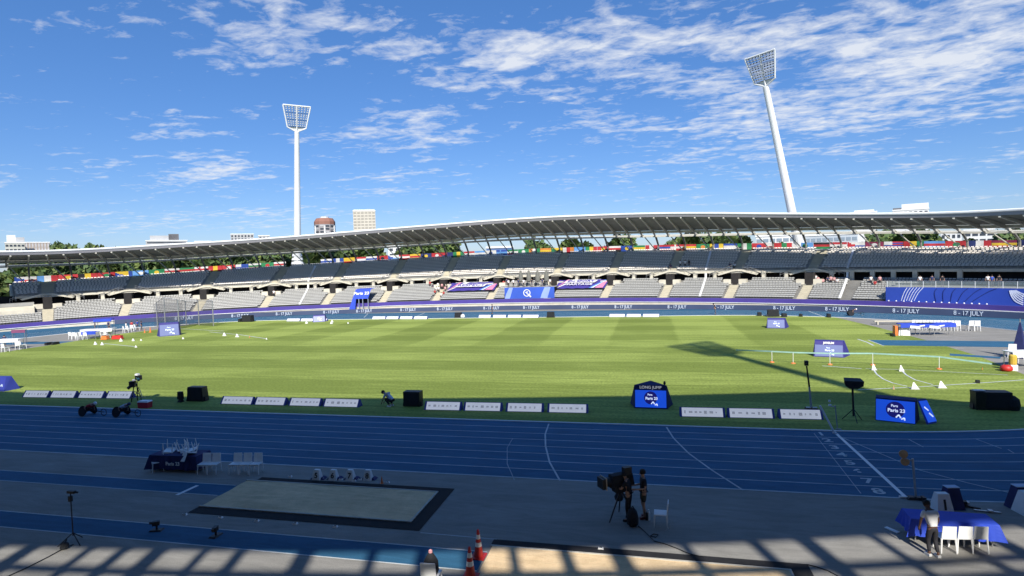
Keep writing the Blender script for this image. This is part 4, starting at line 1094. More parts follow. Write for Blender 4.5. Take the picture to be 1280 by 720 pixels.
# row behind the first pit
g_ = 'white chairs beside the navy table'
chair(G(197, 589), R(-40), 'white plastic chair at the left end of the navy clothed table', g_)
for px, nm in ((256, 'white plastic chair directly right of the navy clothed table'), (268, 'second white plastic chair right of the navy clothed table'), (295, 'left chair of the three set apart beside the sand pit corner'), (307.5, 'middle chair of the three set apart beside the sand pit corner'), (320.5, 'right chair of the three set apart beside the sand pit corner')):
    chair(G(px, 591.5), R(10), nm, g_)
def cloth_table(name, label, P, rz, lx, ly, h, m_, drop=.72, skew=0, seed=1, corner=0.0):
    t = thing(name, label, 'table', P, rz); r = random.Random(seed)
    mb = MB()
    nx = 22; top = []
    per = []
    for i in range(nx): per.append((-lx/2+lx*i/nx, -ly/2))
    for i in range(8): per.append((lx/2, -ly/2+ly*i/8))
    for i in range(nx): per.append((lx/2-lx*i/nx, ly/2))
    for i in range(8): per.append((-lx/2, ly/2-ly*i/8))
    n = len(per); vs = []; K = 5
    for k in range(K+1):
        f = k/K
        for i, (x, y) in enumerate(per):
            nx_, ny_ = x/(lx/2), y/(ly/2); e = .03+.09*f*abs(math.sin(i*1.05+seed))+corner*f*(abs(nx_*ny_) > .95)
            z = h-drop*f*(1+.05*math.sin(i*.8))
            vs.append((x+e*nx_*(abs(nx_) > .97), y+e*ny_*(abs(ny_) > .97), z))
    fs = [(k*n+i, (k+1)*n+i, (k+1)*n+(i+1) % n, k*n+(i+1) % n) for k in range(K) for i in range(n)]+[tuple(range(n))]
    mb.add(vs, fs, m_); mb.build('tablecloth', t)
    mb = MB(); mb.box((0, 0, h-.03), (lx-.04, ly-.04, .04), M_greyc); mb.build('tabletop', t)
    for x in (-1, 1):
        for y in (-1, 1): mb = MB(); mb.bar((x*(lx/2-.2), y*(ly/2-.12), h-.03), (x*(lx/2-.12), y*(ly/2-.08), 0), .02, M_steel, 6); mb.build('leg', t)
    return t
P = G(226, 586)
tb_ = cloth_table('draped_table', 'table under a navy cloth with upturned white chairs stacked on top', P, R(3), 2.75, 1.0, .88, M_navy, .72, seed=2, corner=.12)
mb = MB(); me = text_mesh('Paris 23', .26, .004, M_whitep, bold=.008); me.transform(Matrix.Rotation(R(90), 4, 'X')); me.transform(Matrix.Translation((.1, -.67, .5))); o = bpy.data.objects.new('cloth_lettering', me); COL.objects.link(o); o.parent = tb_
for i, (px, dx, dy, rx, rz, nm) in enumerate(((0, -.55, -.05, 180, 20, 'upturned white chair on the left of the navy table'), (0, -.1, .2, 176, 60, 'upturned white chair lying behind the left one on the navy table'), (0, .45, .15, 182, -70, 'tilted upturned chair in the middle of the navy table'), (0, .85, -.05, 172, -25, 'upturned white chair on the right of the navy table'))):
    c = chair(P+Vector((dx, dy, .90+.50*S)), 0, nm, 'upturned chairs on the navy table', up=(R(rx+(-1)**i*9), R((-1)**i*8), R(rz)))
# lane number boxes
def number_box(P, rz, ch, label, s=1.0, m_=M_whitep, group=None, h=.62):
    t = thing('number_box', label, 'lane marker', P, rz, group, s=s)
    mb = MB(); b0, b1 = .26, .17; d0, d1 = .24, .10
    vs = [(-b0, -d0, 0), (b0, -d0, 0), (b0, d0, 0), (-b0, d0, 0), (-b1, -d1, h), (b1, -d1, h), (b1, d1, h), (-b1, d1, h)]
    mb.add(vs, [(0, 1, 5, 4), (1, 2, 6, 5), (2, 3, 7, 6), (3, 0, 4, 7), (4, 5, 6, 7)], m_); mb.build('box_shell', t)
    tilt = math.atan2(d0-d1, h)
    M = Matrix.Translation((0, -(d0+d1)/2-.012, h*.46)) @ Matrix.Rotation(PI/2-tilt, 4, 'X')
    if ch: text_obj('digit', ch, .44, M_black, M, t, depth=.004, bold=.012)
    return t
for px, ch in ((397, '5'), (417.5, '6'), (438.5, '7'), (460.5, '8')):
    t = number_box(G(px, 599+.2*(px-397)/20), R(2), ch, 'white lane marker box showing the figure '+dict(zip('5678', ('five, leftmost of the row', 'six', 'seven', 'eight, rightmost of the row')))[ch], .80, group='lane marker boxes behind the sand pit')
    mb = MB(); mb.box((0, .15, .06), (.95, .5, .12), M_navy, taper=.7); mb.build('weight_skirt', t)
# traffic cones
def cone(P, label, h=.95, stripes=2, group=None, m_=M_red):
    t = thing('traffic_cone', label, 'cone', P, 0, group); r0, r1 = .17*h, .035*h
    rad = lambda z: r0+(r1-r0)*z/h
    mb = MB(); mb.box((0, 0, .02*h), (.5*h, .5*h, .04*h), m_); mb.build('base', t)
    mb = MB(); mb.lathe([(r0, .04*h), (r1, h)], m_, n=16); mb.build('body', t)
    for k in range(stripes):
        z0 = h*(.40+.27*k); z1 = z0+.15*h; mb = MB(); mb.lathe([(rad(z0)+.006, z0), (rad(z1)+.006, z1)], M_white, n=16); mb.build('reflective_band', t)
    return t
cone(G(598.5, 696), 'red and white banded traffic cone nearer the lane line', 1.0); cone(G(588, 722), 'red and white banded traffic cone at the bottom edge of the picture', 1.05)
cone(G(477.5, 604), 'small orange cone at the far edge of the sand pit', .34, 0, m_=M_orange)
def marker(P, label, sz=(.22, .12, .07), group='small white distance blocks round the sand pit', m_=M_white):
    mb = MB(); mb.box((0, 0, sz[2]/2), sz, m_, taper=.7); mb.box((0, 0, sz[2]+.004), (sz[0]*.5, sz[1]*.5, .008), M_black)
    o = mb.build('distance_block', loc=P); tag(o, label, 'marker block', group); return o
ORD0 = ORD[:8]; ORD1 = ORD[:8]
for (px, py) in ((362.5, 596), (402.5, 599), (426, 600), (442.5, 601.5), (450, 600), (484.5, 603.5)): marker(G(px, py), 'small white distance block along the far edge of the sand pit, '+ORD0.pop(0)+' from left')
for (px, py) in ((231, 643.5), (275.5, 647.5), (321, 651.5), (369, 655), (419, 659)): marker(G(px, py), 'small white distance block along the near edge of the sand pit, '+ORD1.pop(0)+' from left')
marker(G(751, 686.5), 'small white block on the rubber edge of the sunlit sand pit', group='single block on the sunlit pit edge')
# jump run-up sensor stand and floor cameras
t = thing('sensor_stand', 'thin black tripod with a small camera head on the grey apron, lower left', 'tripod', G(92, 679))
hS = 2.0; 
mb = MB(); mb.bar((0, 0, .3), (0, 0, hS), .022, M_black, 8); mb.build('pole', t)
for k in range(3): a = R(90+120*k+15); mb = MB(); mb.bar((0, 0, .42), (.5*math.cos(a), .5*math.sin(a), 0), .018, M_black, 6); mb.build('leg', t)
mb = MB(); mb.box((.06, 0, hS+.05), (.34, .12, .10), M_black); mb.bar((.2, 0, hS+.05), (.36, 0, hS+.05), .035, M_black, 8); mb.box((-.02, 0, hS-.22), (.12, .1, .22), M_black); mb.build('camera_head', t)
mb = MB(); pts = [G(92, 681), G(80, 686), G(60, 697), G(30, 712), G(-10, 730)]
for a, b in zip(pts, pts[1:]): mb.bar(a+Vector((0, 0, .02)), b+Vector((0, 0, .02)), .02, M_black, 5)
tag(mb.build('cable'), 'black cable running from the sensor tripod to the bottom left corner', 'cable')
mb = MB(); mb.lathe([(.05, 0), (.16, .05), (.13, .2), (.05, .26)], M_blackf, c=G(81, 686)); mb.bar(G(81, 686)+Vector((0, 0, .22)), G(84, 684)+Vector((0, 0, .3)), .03, M_black); tag(mb.build('sandbag'), 'small black sandbag beside the sensor tripod', 'sandbag')
for px, py, nm in ((196, 663, 'left small black floor camera on the lower blue runway'), (270, 670, 'right small black floor camera on the lower blue runway')):
    t = thing('floor_camera', nm, 'camera', G(px, py), R(px), 'floor cameras on the runway')
    mb = MB(); mb.box((0, 0, .03), (.5, .3, .05), M_black, taper=.8); mb.build('base_plate', t)
    mb = MB(); mb.bar((0, 0, .05), (0, 0, .22), .04, M_black); mb.box((.02, 0, .30), (.26, .15, .17), M_black, rz=.3); mb.bar((.12, .02, .32), (.25, .06, .34), .05, M_black, 8); mb.build('camera_body', t)
# bottom centre: white chair carrying a black bag, seen from behind
Pc = G(540, 739)
chair(Pc, R(183), 'white plastic chair at the bottom edge with a black bag on it', s=1.28)
t = thing('backpack', 'black bag with a pink top on the white chair at the bottom edge', 'bag', Pc+Vector((0, .0, .58)), R(8))
mb = MB(); mb.lathe([(.20, 0), (.25, .12), (.24, .38), (.17, .52), (.07, .68), (.03, .72)], M_blackf, n=14); mb.build('bag_body', t, smooth=True)
mb = MB(); mb.lathe([(.03, .66), (.065, .69), (.06, .76), (.02, .79)], mat('pink_knit', (.55, .26, .28), .8, .2, 20), c=(.0, 0, 0), n=10); mb.build('pink_tie', t)

# ------------------------------------------------------------------ people
def skin(V, E_, Rd, root, sub=1):
    me = bpy.data.meshes.new('s'); me.from_pydata([tuple(v) for v in V], E_, []); ob = bpy.data.objects.new('s', me); COL.objects.link(ob)
    md = ob.modifiers.new('k', 'SKIN'); md.use_smooth_shade = True
    sv = me.skin_vertices[0].data
    for i, r in enumerate(Rd): sv[i].radius = (r, r) if not isinstance(r, tuple) else r
    for i in range(len(V)): sv[i].use_root = (i == root)
    s_ = ob.modifiers.new('u', 'SUBSURF'); s_.levels = sub; s_.render_levels = sub
    dg = bpy.context.evaluated_depsgraph_get(); out = bpy.data.meshes.new_from_object(ob.evaluated_get(dg))
    bpy.data.objects.remove(ob); return out
POSES = dict(
    stand=dict(pel=(0, 0, .95), wst=(0, .0, 1.08), che=(0, -.01, 1.33), nek=(0, 0, 1.49), hed=(0, .02, 1.60), top=(0, .02, 1.70), shL=(-.18, 0, 1.42), elL=(-.25, -.02, 1.14), wrL=(-.27, .06, .90), hip=(.09, 0, .91), kn=(.10, .03, .50), an=(.10, 0, .09), toe=(.12, .15, .04)),
    cam=dict(pel=(0, 0, .95), wst=(0, .03, 1.08), che=(0, .06, 1.33), nek=(0, .11, 1.48), hed=(0, .16, 1.59), top=(0, .16, 1.69), shL=(-.18, .06, 1.42), elL=(-.26, .20, 1.18), wrL=(-.16, .42, 1.22), hip=(.09, 0, .91), kn=(.13, .05, .50), an=(.16, 0, .09), toe=(.18, .15, .04)),
    lean=dict(pel=(0, 0, .95), wst=(0, .05, 1.09), che=(0, .13, 1.32), nek=(0, .2, 1.46), hed=(0, .27, 1.55), top=(0, .31, 1.64), shL=(-.19, .13, 1.40), elL=(-.28, .14, 1.12), wrL=(-.27, .22, .88), hip=(.09, 0, .91), kn=(.10, .05, .50), an=(.10, 0, .09), toe=(.12, .15, .04)),
    sit=dict(pel=(0, 0, .55), wst=(0, .02, .68), che=(0, .03, .92), nek=(0, .05, 1.08), hed=(0, .08, 1.19), top=(0, .08, 1.29), shL=(-.18, .03, 1.01), elL=(-.23, .08, .74), wrL=(-.14, .28, .66), hip=(.09, .02, .53), kn=(.12, .45, .52), an=(.12, .45, .09), toe=(.13, .60, .04)),
    crouch=dict(pel=(0, -.1, .34), wst=(0, .02, .46), che=(0, .22, .62), nek=(0, .36, .70), hed=(0, .46, .74), top=(0, .55, .78), shL=(-.17, .25, .68), elL=(-.22, .38, .42), wrL=(-.15, .52, .22), hip=(.09, -.08, .33), kn=(.16, .30, .48), an=(.13, -.02, .08), toe=(.14, .13, .04)),
    racer=dict(pel=(0, 0, .48), wst=(0, .10, .58), che=(0, .34, .70), nek=(0, .50, .76), hed=(0, .62, .79), top=(0, .72, .82), shL=(-.18, .38, .74), elL=(-.36, .18, .62), wrL=(-.30, .22, .40), hip=(.09, .05, .46), kn=(.08, .42, .50), an=(.08, .10, .34), toe=(.08, -.03, .32)),
)
def mirror(p): return (-p[0], p[1], p[2])
def make_person(label, pose, shirt, trousers, skinm=M_skin, hairm=M_hair, P=(0, 0, 0), rz=0, s=1.0, shorts=False, detail=True, group=None, shoes=None, cap=None, asym=None):
    q = dict(POSES[pose]); t = thing('person', label, 'person', P, rz, group, s=s)
    a = asym or {}
    g = {k: Vector(v) for k, v in q.items()}
    def pt(k, side):
        v = Vector(g[k]); v = Vector((abs(v.x)*side, v.y, v.z))
        return v + Vector(a.get(k+('R' if side > 0 else 'L'), (0, 0, 0)))
    V = [g['pel'], g['wst'], g['che'], g['nek'], g['hed'], g['top']]; Rd = [.13, .115, .145, .055, .088, .06]; E_ = [(0, 1), (1, 2), (2, 3), (3, 4), (4, 5)]
    for sd_ in (-1, 1):
        k = len(V)
        sh, el, wr = pt('shL', sd_), pt('elL', sd_), pt('wrL', sd_); hd = wr+(wr-el).normalized()*.09
        V += [sh, el, wr, hd]; Rd += [.062, .042, .028, .034]; E_ += [(2, k), (k, k+1), (k+1, k+2), (k+2, k+3)]
        k = len(V); V += [pt('hip', sd_), pt('kn', sd_), pt('an', sd_), pt('toe', sd_)]; Rd += [.090, .058, .040, .036]; E_ += [(0, k), (k, k+1), (k+1, k+2), (k+2, k+3)]
    me = skin(V, E_, Rd, 0, 1); me.materials.clear(); me.materials.append(skinm)
    bm = bmesh.new(); bm.from_mesh(me)
    if detail:     # nose, ears, fingers in the same mesh
        mb = MB(); H = g['hed']; mb.box(H+Vector((0, .092, -.005)), (.026, .035, .045), skinm, taper=.6)
        for e in (-1, 1): mb.box(H+Vector((e*.088, -.005, 0)), (.02, .04, .06), skinm)
        for sd_ in (-1, 1):
            el, wr = pt('elL', sd_), pt('wrL', sd_); d = (wr-el).normalized(); sdv = Vector((0, 1, 0)) if abs(d.z) > .6 else Vector((0, 0, 1)); base = wr+d*.09; curl = (d.cross(sdv))*(.3*-sd_)
            for k, ln in enumerate((.065, .075, .07, .055)):
                b0 = base+sdv*(.030-.02*k); b1 = b0+d*ln*.5; b2 = b1+(d+curl).normalized()*ln*.5; mb.bar(b0-d*.02, b1, .0095, skinm, 5); mb.bar(b1, b2, .009, skinm, 5, .006)
            b0 = wr+d*.03+sdv*.03; mb.bar(b0, b0+(d+sdv).normalized()*.05, .011, skinm, 5, .008)
        bm2 = bpy.data.meshes.new('x'); bm2.from_pydata(mb.v, [], mb.f); bm.from_mesh(bm2)
    bm.to_mesh(me); bm.free()
    for p_ in me.polygons: p_.material_index = 0; p_.use_smooth = True
    o = bpy.data.objects.new('body', me); COL.objects.link(o); o.parent = t
    # shirt
    V = [g['pel']+Vector((0, 0, .02)), g['wst'], g['che'], g['nek'].lerp(g['che'], .35)]; Rd = [.152, .135, .165, .085]; E_ = [(0, 1), (1, 2), (2, 3)]
    for sd_ in (-1, 1):
        k = len(V); sh, el = pt('shL', sd_), pt('elL', sd_); V += [sh, sh.lerp(el, .75)]; Rd += [.078, .062]; E_ += [(2, k), (k, k+1)]
    me = skin(V, E_, Rd, 1, 1); me.materials.clear(); me.materials.append(shirt); o = bpy.data.objects.new('shirt', me); COL.objects.link(o); o.parent = t
    V = [g['pel']+Vector((0, 0, .06)), g['pel']-Vector((0, 0, .03))]; Rd = [.140, .138]; E_ = [(0, 1)]
    for sd_ in (-1, 1):
        k = len(V); hp, kn, an = pt('hip', sd_), pt('kn', sd_), pt('an', sd_)
        if shorts: V += [hp, hp.lerp(kn, .8)]; Rd += [.108, .088]; E_ += [(1, k), (k, k+1)]
        else: V += [hp, kn, an.lerp(kn, .12)]; Rd += [.104, .074, .058]; E_ += [(1, k), (k, k+1), (k+1, k+2)]
    me = skin(V, E_, Rd, 1, 1); me.materials.clear(); me.materials.append(trousers); o = bpy.data.objects.new('shorts' if shorts else 'trousers', me); COL.objects.link(o); o.parent = t
    mb = MB(); H = g['hed'].lerp(g['top'], .35); ax = (g['top']-g['nek']).normalized(); n = 10
    M = Matrix.Translation(H) @ Vector((0, 0, 1)).rotation_difference(ax).to_matrix().to_4x4()
    hm = MB(); hm.lathe([(.100, -.03), (.108, .02), (.100, .07), (.07, .11), (.02, .128)], cap or hairm, c=(0, -.014, 0), n=12); hm.v = [tuple(M @ Vector(v)) for v in hm.v]; hm.build('cap' if cap else 'hair', t, smooth=True)
    if detail:
        for e in (-1, 1): mb = MB(); mb.box(g['hed']+Vector((e*.033, .086, .018)), (.022, .01, .012), M_black); mb.build('eye', t)
        mb = MB(); mb.box(g['hed']+Vector((0, .080, -.045)), (.045, .014, .01), mat('lips', (.30, .10, .09), .6, .05, 5)); mb.build('mouth', t)
    for sd_ in (-1, 1):
        an, toe = pt('an', sd_), pt('toe', sd_); mb = MB(); c = (an+toe)/2; mb.flat(an-Vector((0, .05, .045)), toe+Vector((0, .03, -.005)), .095, .075, shoes or M_black); mb.build('shoe', t)
    return t
M_polo = mat('white_polo', (.72, .72, .72), .8, .06, 6); M_trd = mat('dark_trousers', (.02, .02, .026), .85, .2, 6); M_tee = mat('black_tee', (.014, .016, .024), .85, .2, 6); M_khaki = mat('olive_shorts', (.05, .05, .035), .85, .15, 6)
make_person('person in a white polo and dark trousers standing at the blue table, seen from behind', 'lean', M_polo, M_trd, M_skin2, M_hair, G(1166, 695), R(12), 1.06, shoes=M_whitep, asym={'kn'+'L': (0, .03, 0), 'anR': (.0, -.12, 0), 'toeR': (0, -.12, 0)})
make_person('person in black top and olive shorts facing the television camera', 'stand', M_tee, M_khaki, M_skin, M_hair, G(805, 647), R(105), 1.13, shorts=True, shoes=mat('dark_red_shoe', (.16, .02, .03), .6, .1, 8), asym={'wrLL': (.05, .25, .22), 'wrLR': (-.05, .25, .2), 'anR': (0, -.12, 0), 'toeR': (0, -.12, 0)})
make_person('person in black bent behind the television camera wearing a black cap', 'cam', M_tee, M_trd, M_skin, M_hair, G(787, 650), R(75), 1.12, cap=M_blackf)
# television camera
Pt = G(777, 648); t = thing('television_camera', 'black television camera under a rain cover on a tall tripod', 'camera', Pt, R(35), s=1.13)
mb = MB(); mb.bar((0, 0, .95), (0, 0, 1.2), .07, M_black, 8); mb.build('fluid_head', t)
for k, (dx, dy) in enumerate(((-.62, -.15), (.35, -.5), (.2, .5))): mb = MB(); mb.bar((0, 0, 1.05), (dx*.95, dy*.95, .02), .032, M_black, 6, .022); mb.build('tripod_leg', t)
mb = MB(); mb.box((0, 0, 1.42), (.95, .34, .42), M_blackf, taper=.85); mb.build('camera_body', t)
mb = MB(); mb.bar((-.45, 0, 1.42), (-.75, 0, 1.42), .15, M_black, 12, .18); mb.build('lens', t)
mb = MB(); mb.box((-.78, 0, 1.42), (.12, .40, .36), M_black); mb.build('matte_box', t)
mb = MB(); mb.box((-.70, 0, 1.42), (.03, .46, .42), mat('buff_edge', (.5, .42, .32), .7, .1, 4)); mb.build('lens_hood_edge', t)
mb = MB(); mb.box((.2, -.1, 1.74), (.3, .2, .26), M_black); mb.build('viewfinder', t)
mb = MB(); mb.box((0, 0, 1.15), (.55, .3, .3), M_blackf, taper=1.2); mb.build('rain_cover', t)
t = thing('equipment_bag', 'black soft equipment bag on the ground under the television camera', 'bag', G(791, 657), R(20), s=.8)
mb = MB(); mb.lathe([(.16, 0), (.27, .1), (.29, .4), (.22, .72), (.10, .86)], M_blackf, n=14); mb.build('bag_body', t, smooth=True)
mb = MB(); mb.bar((-.1, 0, .8), (0, -.05, 1.0), .02, M_black); mb.bar((0, -.05, 1.0), (.12, 0, .8), .02, M_black); mb.build('handle', t)
mb = MB(); mb.lathe([(.16, .0), (.2, .12), (.12, .3), (.05, .4)], M_blackf, c=G(774, 635)+Vector((0, 0, .35)), n=10); tag(mb.build('counterweight'), 'small black weight bag hanging from the camera tripod leg', 'weight')
chair(G(826, 657), R(-92), 'single white plastic chair right of the television camera, seen side on')
t = thing('water_bottle', 'white water bottle on the ground between the camera crew and the chair', 'bottle', G(811, 650)); mb = MB(); mb.lathe([(.055, 0), (.055, .32)], M_white, n=12); mb.build('bottle_body', t)
mb = MB(); mb.lathe([(.05, .32), (.025, .36), (.03, .42)], M_white, n=12); mb.build('bottle_cap', t)
mb = MB(); mb.box(G(808.5, 650)+Vector((0, 0, .16)), (.1, .08, .32), M_black); tag(mb.build('black_flask'), 'small black flask beside the white water bottle', 'flask')
mb = MB(); pts = [G(*p) for p in ((798, 658), (806, 665), (812, 671), (820, 672), (823, 669), (817, 668), (812, 671), (818, 677), (830, 680), (846, 686), (862, 693), (880, 697))]
for a, b in zip(pts, pts[1:]): mb.bar(a+Vector((0, 0, .02)), b+Vector((0, 0, .02)), .016, M_black, 5)
tag(mb.build('camera_cable'), 'thin black cable looping over the apron behind the camera crew', 'cable')

# blue table at the right, chairs, markers
P = G(1186, 674); tbr = cloth_table('draped_table', 'long table under a royal blue cloth beside the finish line', P, R(-2), 2.6, .85, .84, M_blueT, .58, seed=5, corner=.16)
for px, nm in ((1181, 'left of the three white chairs in front of the blue table'), (1201, 'middle of the three white chairs in front of the blue table'), (1220, 'right of the three white chairs in front of the blue table')):
    chair(G(px, 687.5), R(184), nm, 'three chairs in front of the blue table', s=1.13)
number_box(G(1177, 640), R(8), '1', 'white lane marker box numbered 1 behind the blue table', 1.25)
t = number_box(G(1189, 634), R(10), '', 'navy marker box with a pale top beside the box numbered 1', 1.35, m_=M_navy); mb = MB(); mb.box((0, 0, .63), (.36, .22, .02), mat('pale_blue', (.45, .55, .7), .6, .05, 3)); mb.build('pale_top', t)
t = number_box(G(1276, 636), R(10), '', 'navy marker box with a pale top at the right picture edge', 1.5, m_=M_navy); mb = MB(); mb.box((0, 0, .63), (.36, .22, .02), _mats['pale_blue']); mb.build('pale_top', t)
number_box(G(1284, 641), R(10), '', 'white marker box cut by the right picture edge', 1.4)
# finish post with orange discs
P = G(1145, 624); t = thing('finish_sensor_post', 'grey finish post with two orange discs on an arm beside the finish line', 'sensor post', P, R(0)); hh = 1.72
mb = MB(); mb.bar((0, 0, 0), (-.12, 0, hh), .045, M_steel, 8); mb.build('post', t)
mb = MB(); mb.bar((-.12, 0, hh-.1), (-.42, 0, hh), .03, M_steel, 6); mb.build('arm', t)
M_disc = mat('orange_disc', (.50, .30, .14), .5, .1, 4)
for (dx, dz) in ((-.46, .18), (-.40, -.14)):
    mb = MB(); vs = Matrix.Translation((dx, 0, hh+dz)) @ Matrix.Rotation(R(80), 4, 'X'); m2 = MB(); m2.lathe([(.05, -.05), (.17, -.02), (.17, .02), (.05, .05)], M_disc, n=14); m2.v = [tuple(vs @ Vector(v)) for v in m2.v]; m2.build('sensor_disc', t)
mb = MB(); mb.box((0, 0, .06), (.75, .3, .1), M_black, taper=.7); mb.box((-.45, .05, .05), (.3, .1, .06), M_white); mb.box((.2, -.2, .1), (.12, .25, .2), M_black); mb.build('base', t)
t = thing('starting_block', 'black and white starting block lying behind the blue table', 'starting block', G(1212, 634.5), R(-25)); mb = MB(); mb.box((0, 0, .04), (.7, .08, .05), M_black); mb.build('rail', t)
mb = MB(); mb.box((-.15, 0, .14), (.12, .22, .2), M_black, rz=.2); mb.box((-.05, .12, .12), (.1, .1, .12), M_white); mb.build('foot_pad', t)
t = thing('starting_block', 'pale starting block rail lying flat to the right of the black one', 'starting block', G(1234, 640), R(-8)); mb = MB(); mb.box((0, 0, .03), (.85, .10, .04), M_steel); mb.build('rail', t); mb = MB(); mb.box((.1, 0, .07), (.16, .2, .05), M_steel); mb.build('foot_pad', t)
mb = MB(); mb.lathe([(.02, 0), (.17, .03), (.16, .14), (.08, .2)], mat('brown_leather', (.18, .12, .06), .8, .2, 8), c=G(1197, 633), n=10); tag(mb.build('pouch'), 'small brown pouch on the ground beside the navy marker box', 'pouch')
mb = MB(); mb.box((0, 0, .02), (.5, .16, .03), M_white); o = mb.build('loose_board', loc=G(1115, 663)+Vector((0, 0, 0))); o.rotation_euler = (0, 0, R(-55)); tag(o, 'narrow white board lying on the apron left of the blue table', 'board')
mb = MB(); pts = [G(*p) for p in ((1008, 706), (1020, 709), (1035, 714), (1050, 722))]
for a, b in zip(pts, pts[1:]): mb.bar(a+Vector((0, 0, .02)), b+Vector((0, 0, .02)), .016, M_black, 5)
tag(mb.build('ground_cable'), 'thin dark cable leaving the corner of the sunlit sand pit', 'cable')

# ------------------------------------------------------------------ things on the near grass
M_adw = mat('advert_white_glow', (.62, .64, .68), .6, .05, 1, emit=.42); M_logo = mat('logo_grey', (.30, .31, .36), .7, .1, 4); M_side = mat('board_blue', (.05, .06, .26), .6, .1, 2)  # advert faces: emission added so the white stays bright in shade
adr = random.Random(9)
def advert(pa, pb, h, label, group, logos=True):
    A_, B_ = G(*pa), G(*pb); d = (B_-A_); Lh = d.length; rz = math.atan2(d.y, d.x); t = thing('advert_board', label, 'advert board', (A_+B_)/2, rz, group)
    mb = MB(); k = .38
    mb.prism([(0, 0)], 0, 0, M_side) if False else None
    vs = [(-Lh/2, 0, 0), (Lh/2, 0, 0), (Lh/2, k, h), (-Lh/2, k, h), (-Lh/2, k+.3, 0), (Lh/2, k+.3, 0)]
    mb.add(vs, [(0, 1, 2, 3), (0, 3, 4), (1, 5, 2), (3, 2, 5, 4)], M_side); mb.build('board_body', t)
    sl = Vector((0, k, h)).normalized(); nn = Vector((0, -h, k)).normalized()*.012; e = .14 if logos else .05
    P = lambda u, v: Vector((-Lh/2+e+(Lh-2*e)*u, 0, 0))+Vector((0, k, h))*v+nn
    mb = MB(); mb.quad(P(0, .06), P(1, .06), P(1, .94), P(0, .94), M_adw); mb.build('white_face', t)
    if logos:
        x = .06
        while x < .9:
            w_ = adr.uniform(.03, .09); hh_ = adr.uniform(.07, .16)
            q = [P(x, .5-hh_)+nn, P(x+w_, .5-hh_)+nn, P(x+w_*adr.uniform(.8, 1), .5+hh_)+nn, P(x, .5+hh_*adr.uniform(.6, 1))+nn]
            # a sponsor mark as a row of little strokes
            m_ = max(2, int(w_/.012)); mb = MB()
            for j in range(m_):
                u0 = x+w_*j/m_; mb.quad(P(u0, .5-hh_)+nn, P(u0+w_/m_*.55, .5-hh_)+nn, P(u0+w_/m_*.55, .5+hh_*.9)+nn, P(u0, .5+hh_*.9)+nn, M_logo)
            x += w_+adr.uniform(.05, .10); mb.build('sponsor_mark', t)
    return t
ORD = 'first second third fourth fifth sixth seventh eighth ninth tenth eleventh twelfth thirteenth fourteenth fifteenth sixteenth seventeenth eighteenth'.split()
ordw = ('leftmost', 'second', 'third', 'fourth')
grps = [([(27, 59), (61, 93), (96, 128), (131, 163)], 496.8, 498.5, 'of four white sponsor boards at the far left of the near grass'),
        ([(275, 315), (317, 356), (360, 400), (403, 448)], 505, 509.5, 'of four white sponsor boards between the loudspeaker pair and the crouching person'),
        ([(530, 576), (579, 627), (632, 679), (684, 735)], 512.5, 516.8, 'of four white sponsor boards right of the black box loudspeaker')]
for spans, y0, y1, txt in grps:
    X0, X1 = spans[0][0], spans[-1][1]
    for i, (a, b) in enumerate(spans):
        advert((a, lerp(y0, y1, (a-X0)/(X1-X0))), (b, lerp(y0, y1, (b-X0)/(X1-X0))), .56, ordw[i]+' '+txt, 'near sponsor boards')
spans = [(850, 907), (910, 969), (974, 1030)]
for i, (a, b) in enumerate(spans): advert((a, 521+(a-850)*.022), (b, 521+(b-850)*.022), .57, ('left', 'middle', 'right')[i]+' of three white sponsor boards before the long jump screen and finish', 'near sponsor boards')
# far boards
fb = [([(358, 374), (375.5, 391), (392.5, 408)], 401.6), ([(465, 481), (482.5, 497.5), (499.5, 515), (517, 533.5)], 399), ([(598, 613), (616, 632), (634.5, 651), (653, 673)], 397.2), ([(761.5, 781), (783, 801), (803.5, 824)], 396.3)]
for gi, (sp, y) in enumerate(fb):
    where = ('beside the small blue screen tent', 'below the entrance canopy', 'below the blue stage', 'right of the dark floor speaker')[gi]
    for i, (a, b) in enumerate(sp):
        advert((a, y), (b, y), .55, f'{ordw[i]} small white board on the far grass edge {where}', 'far white boards', logos=False)

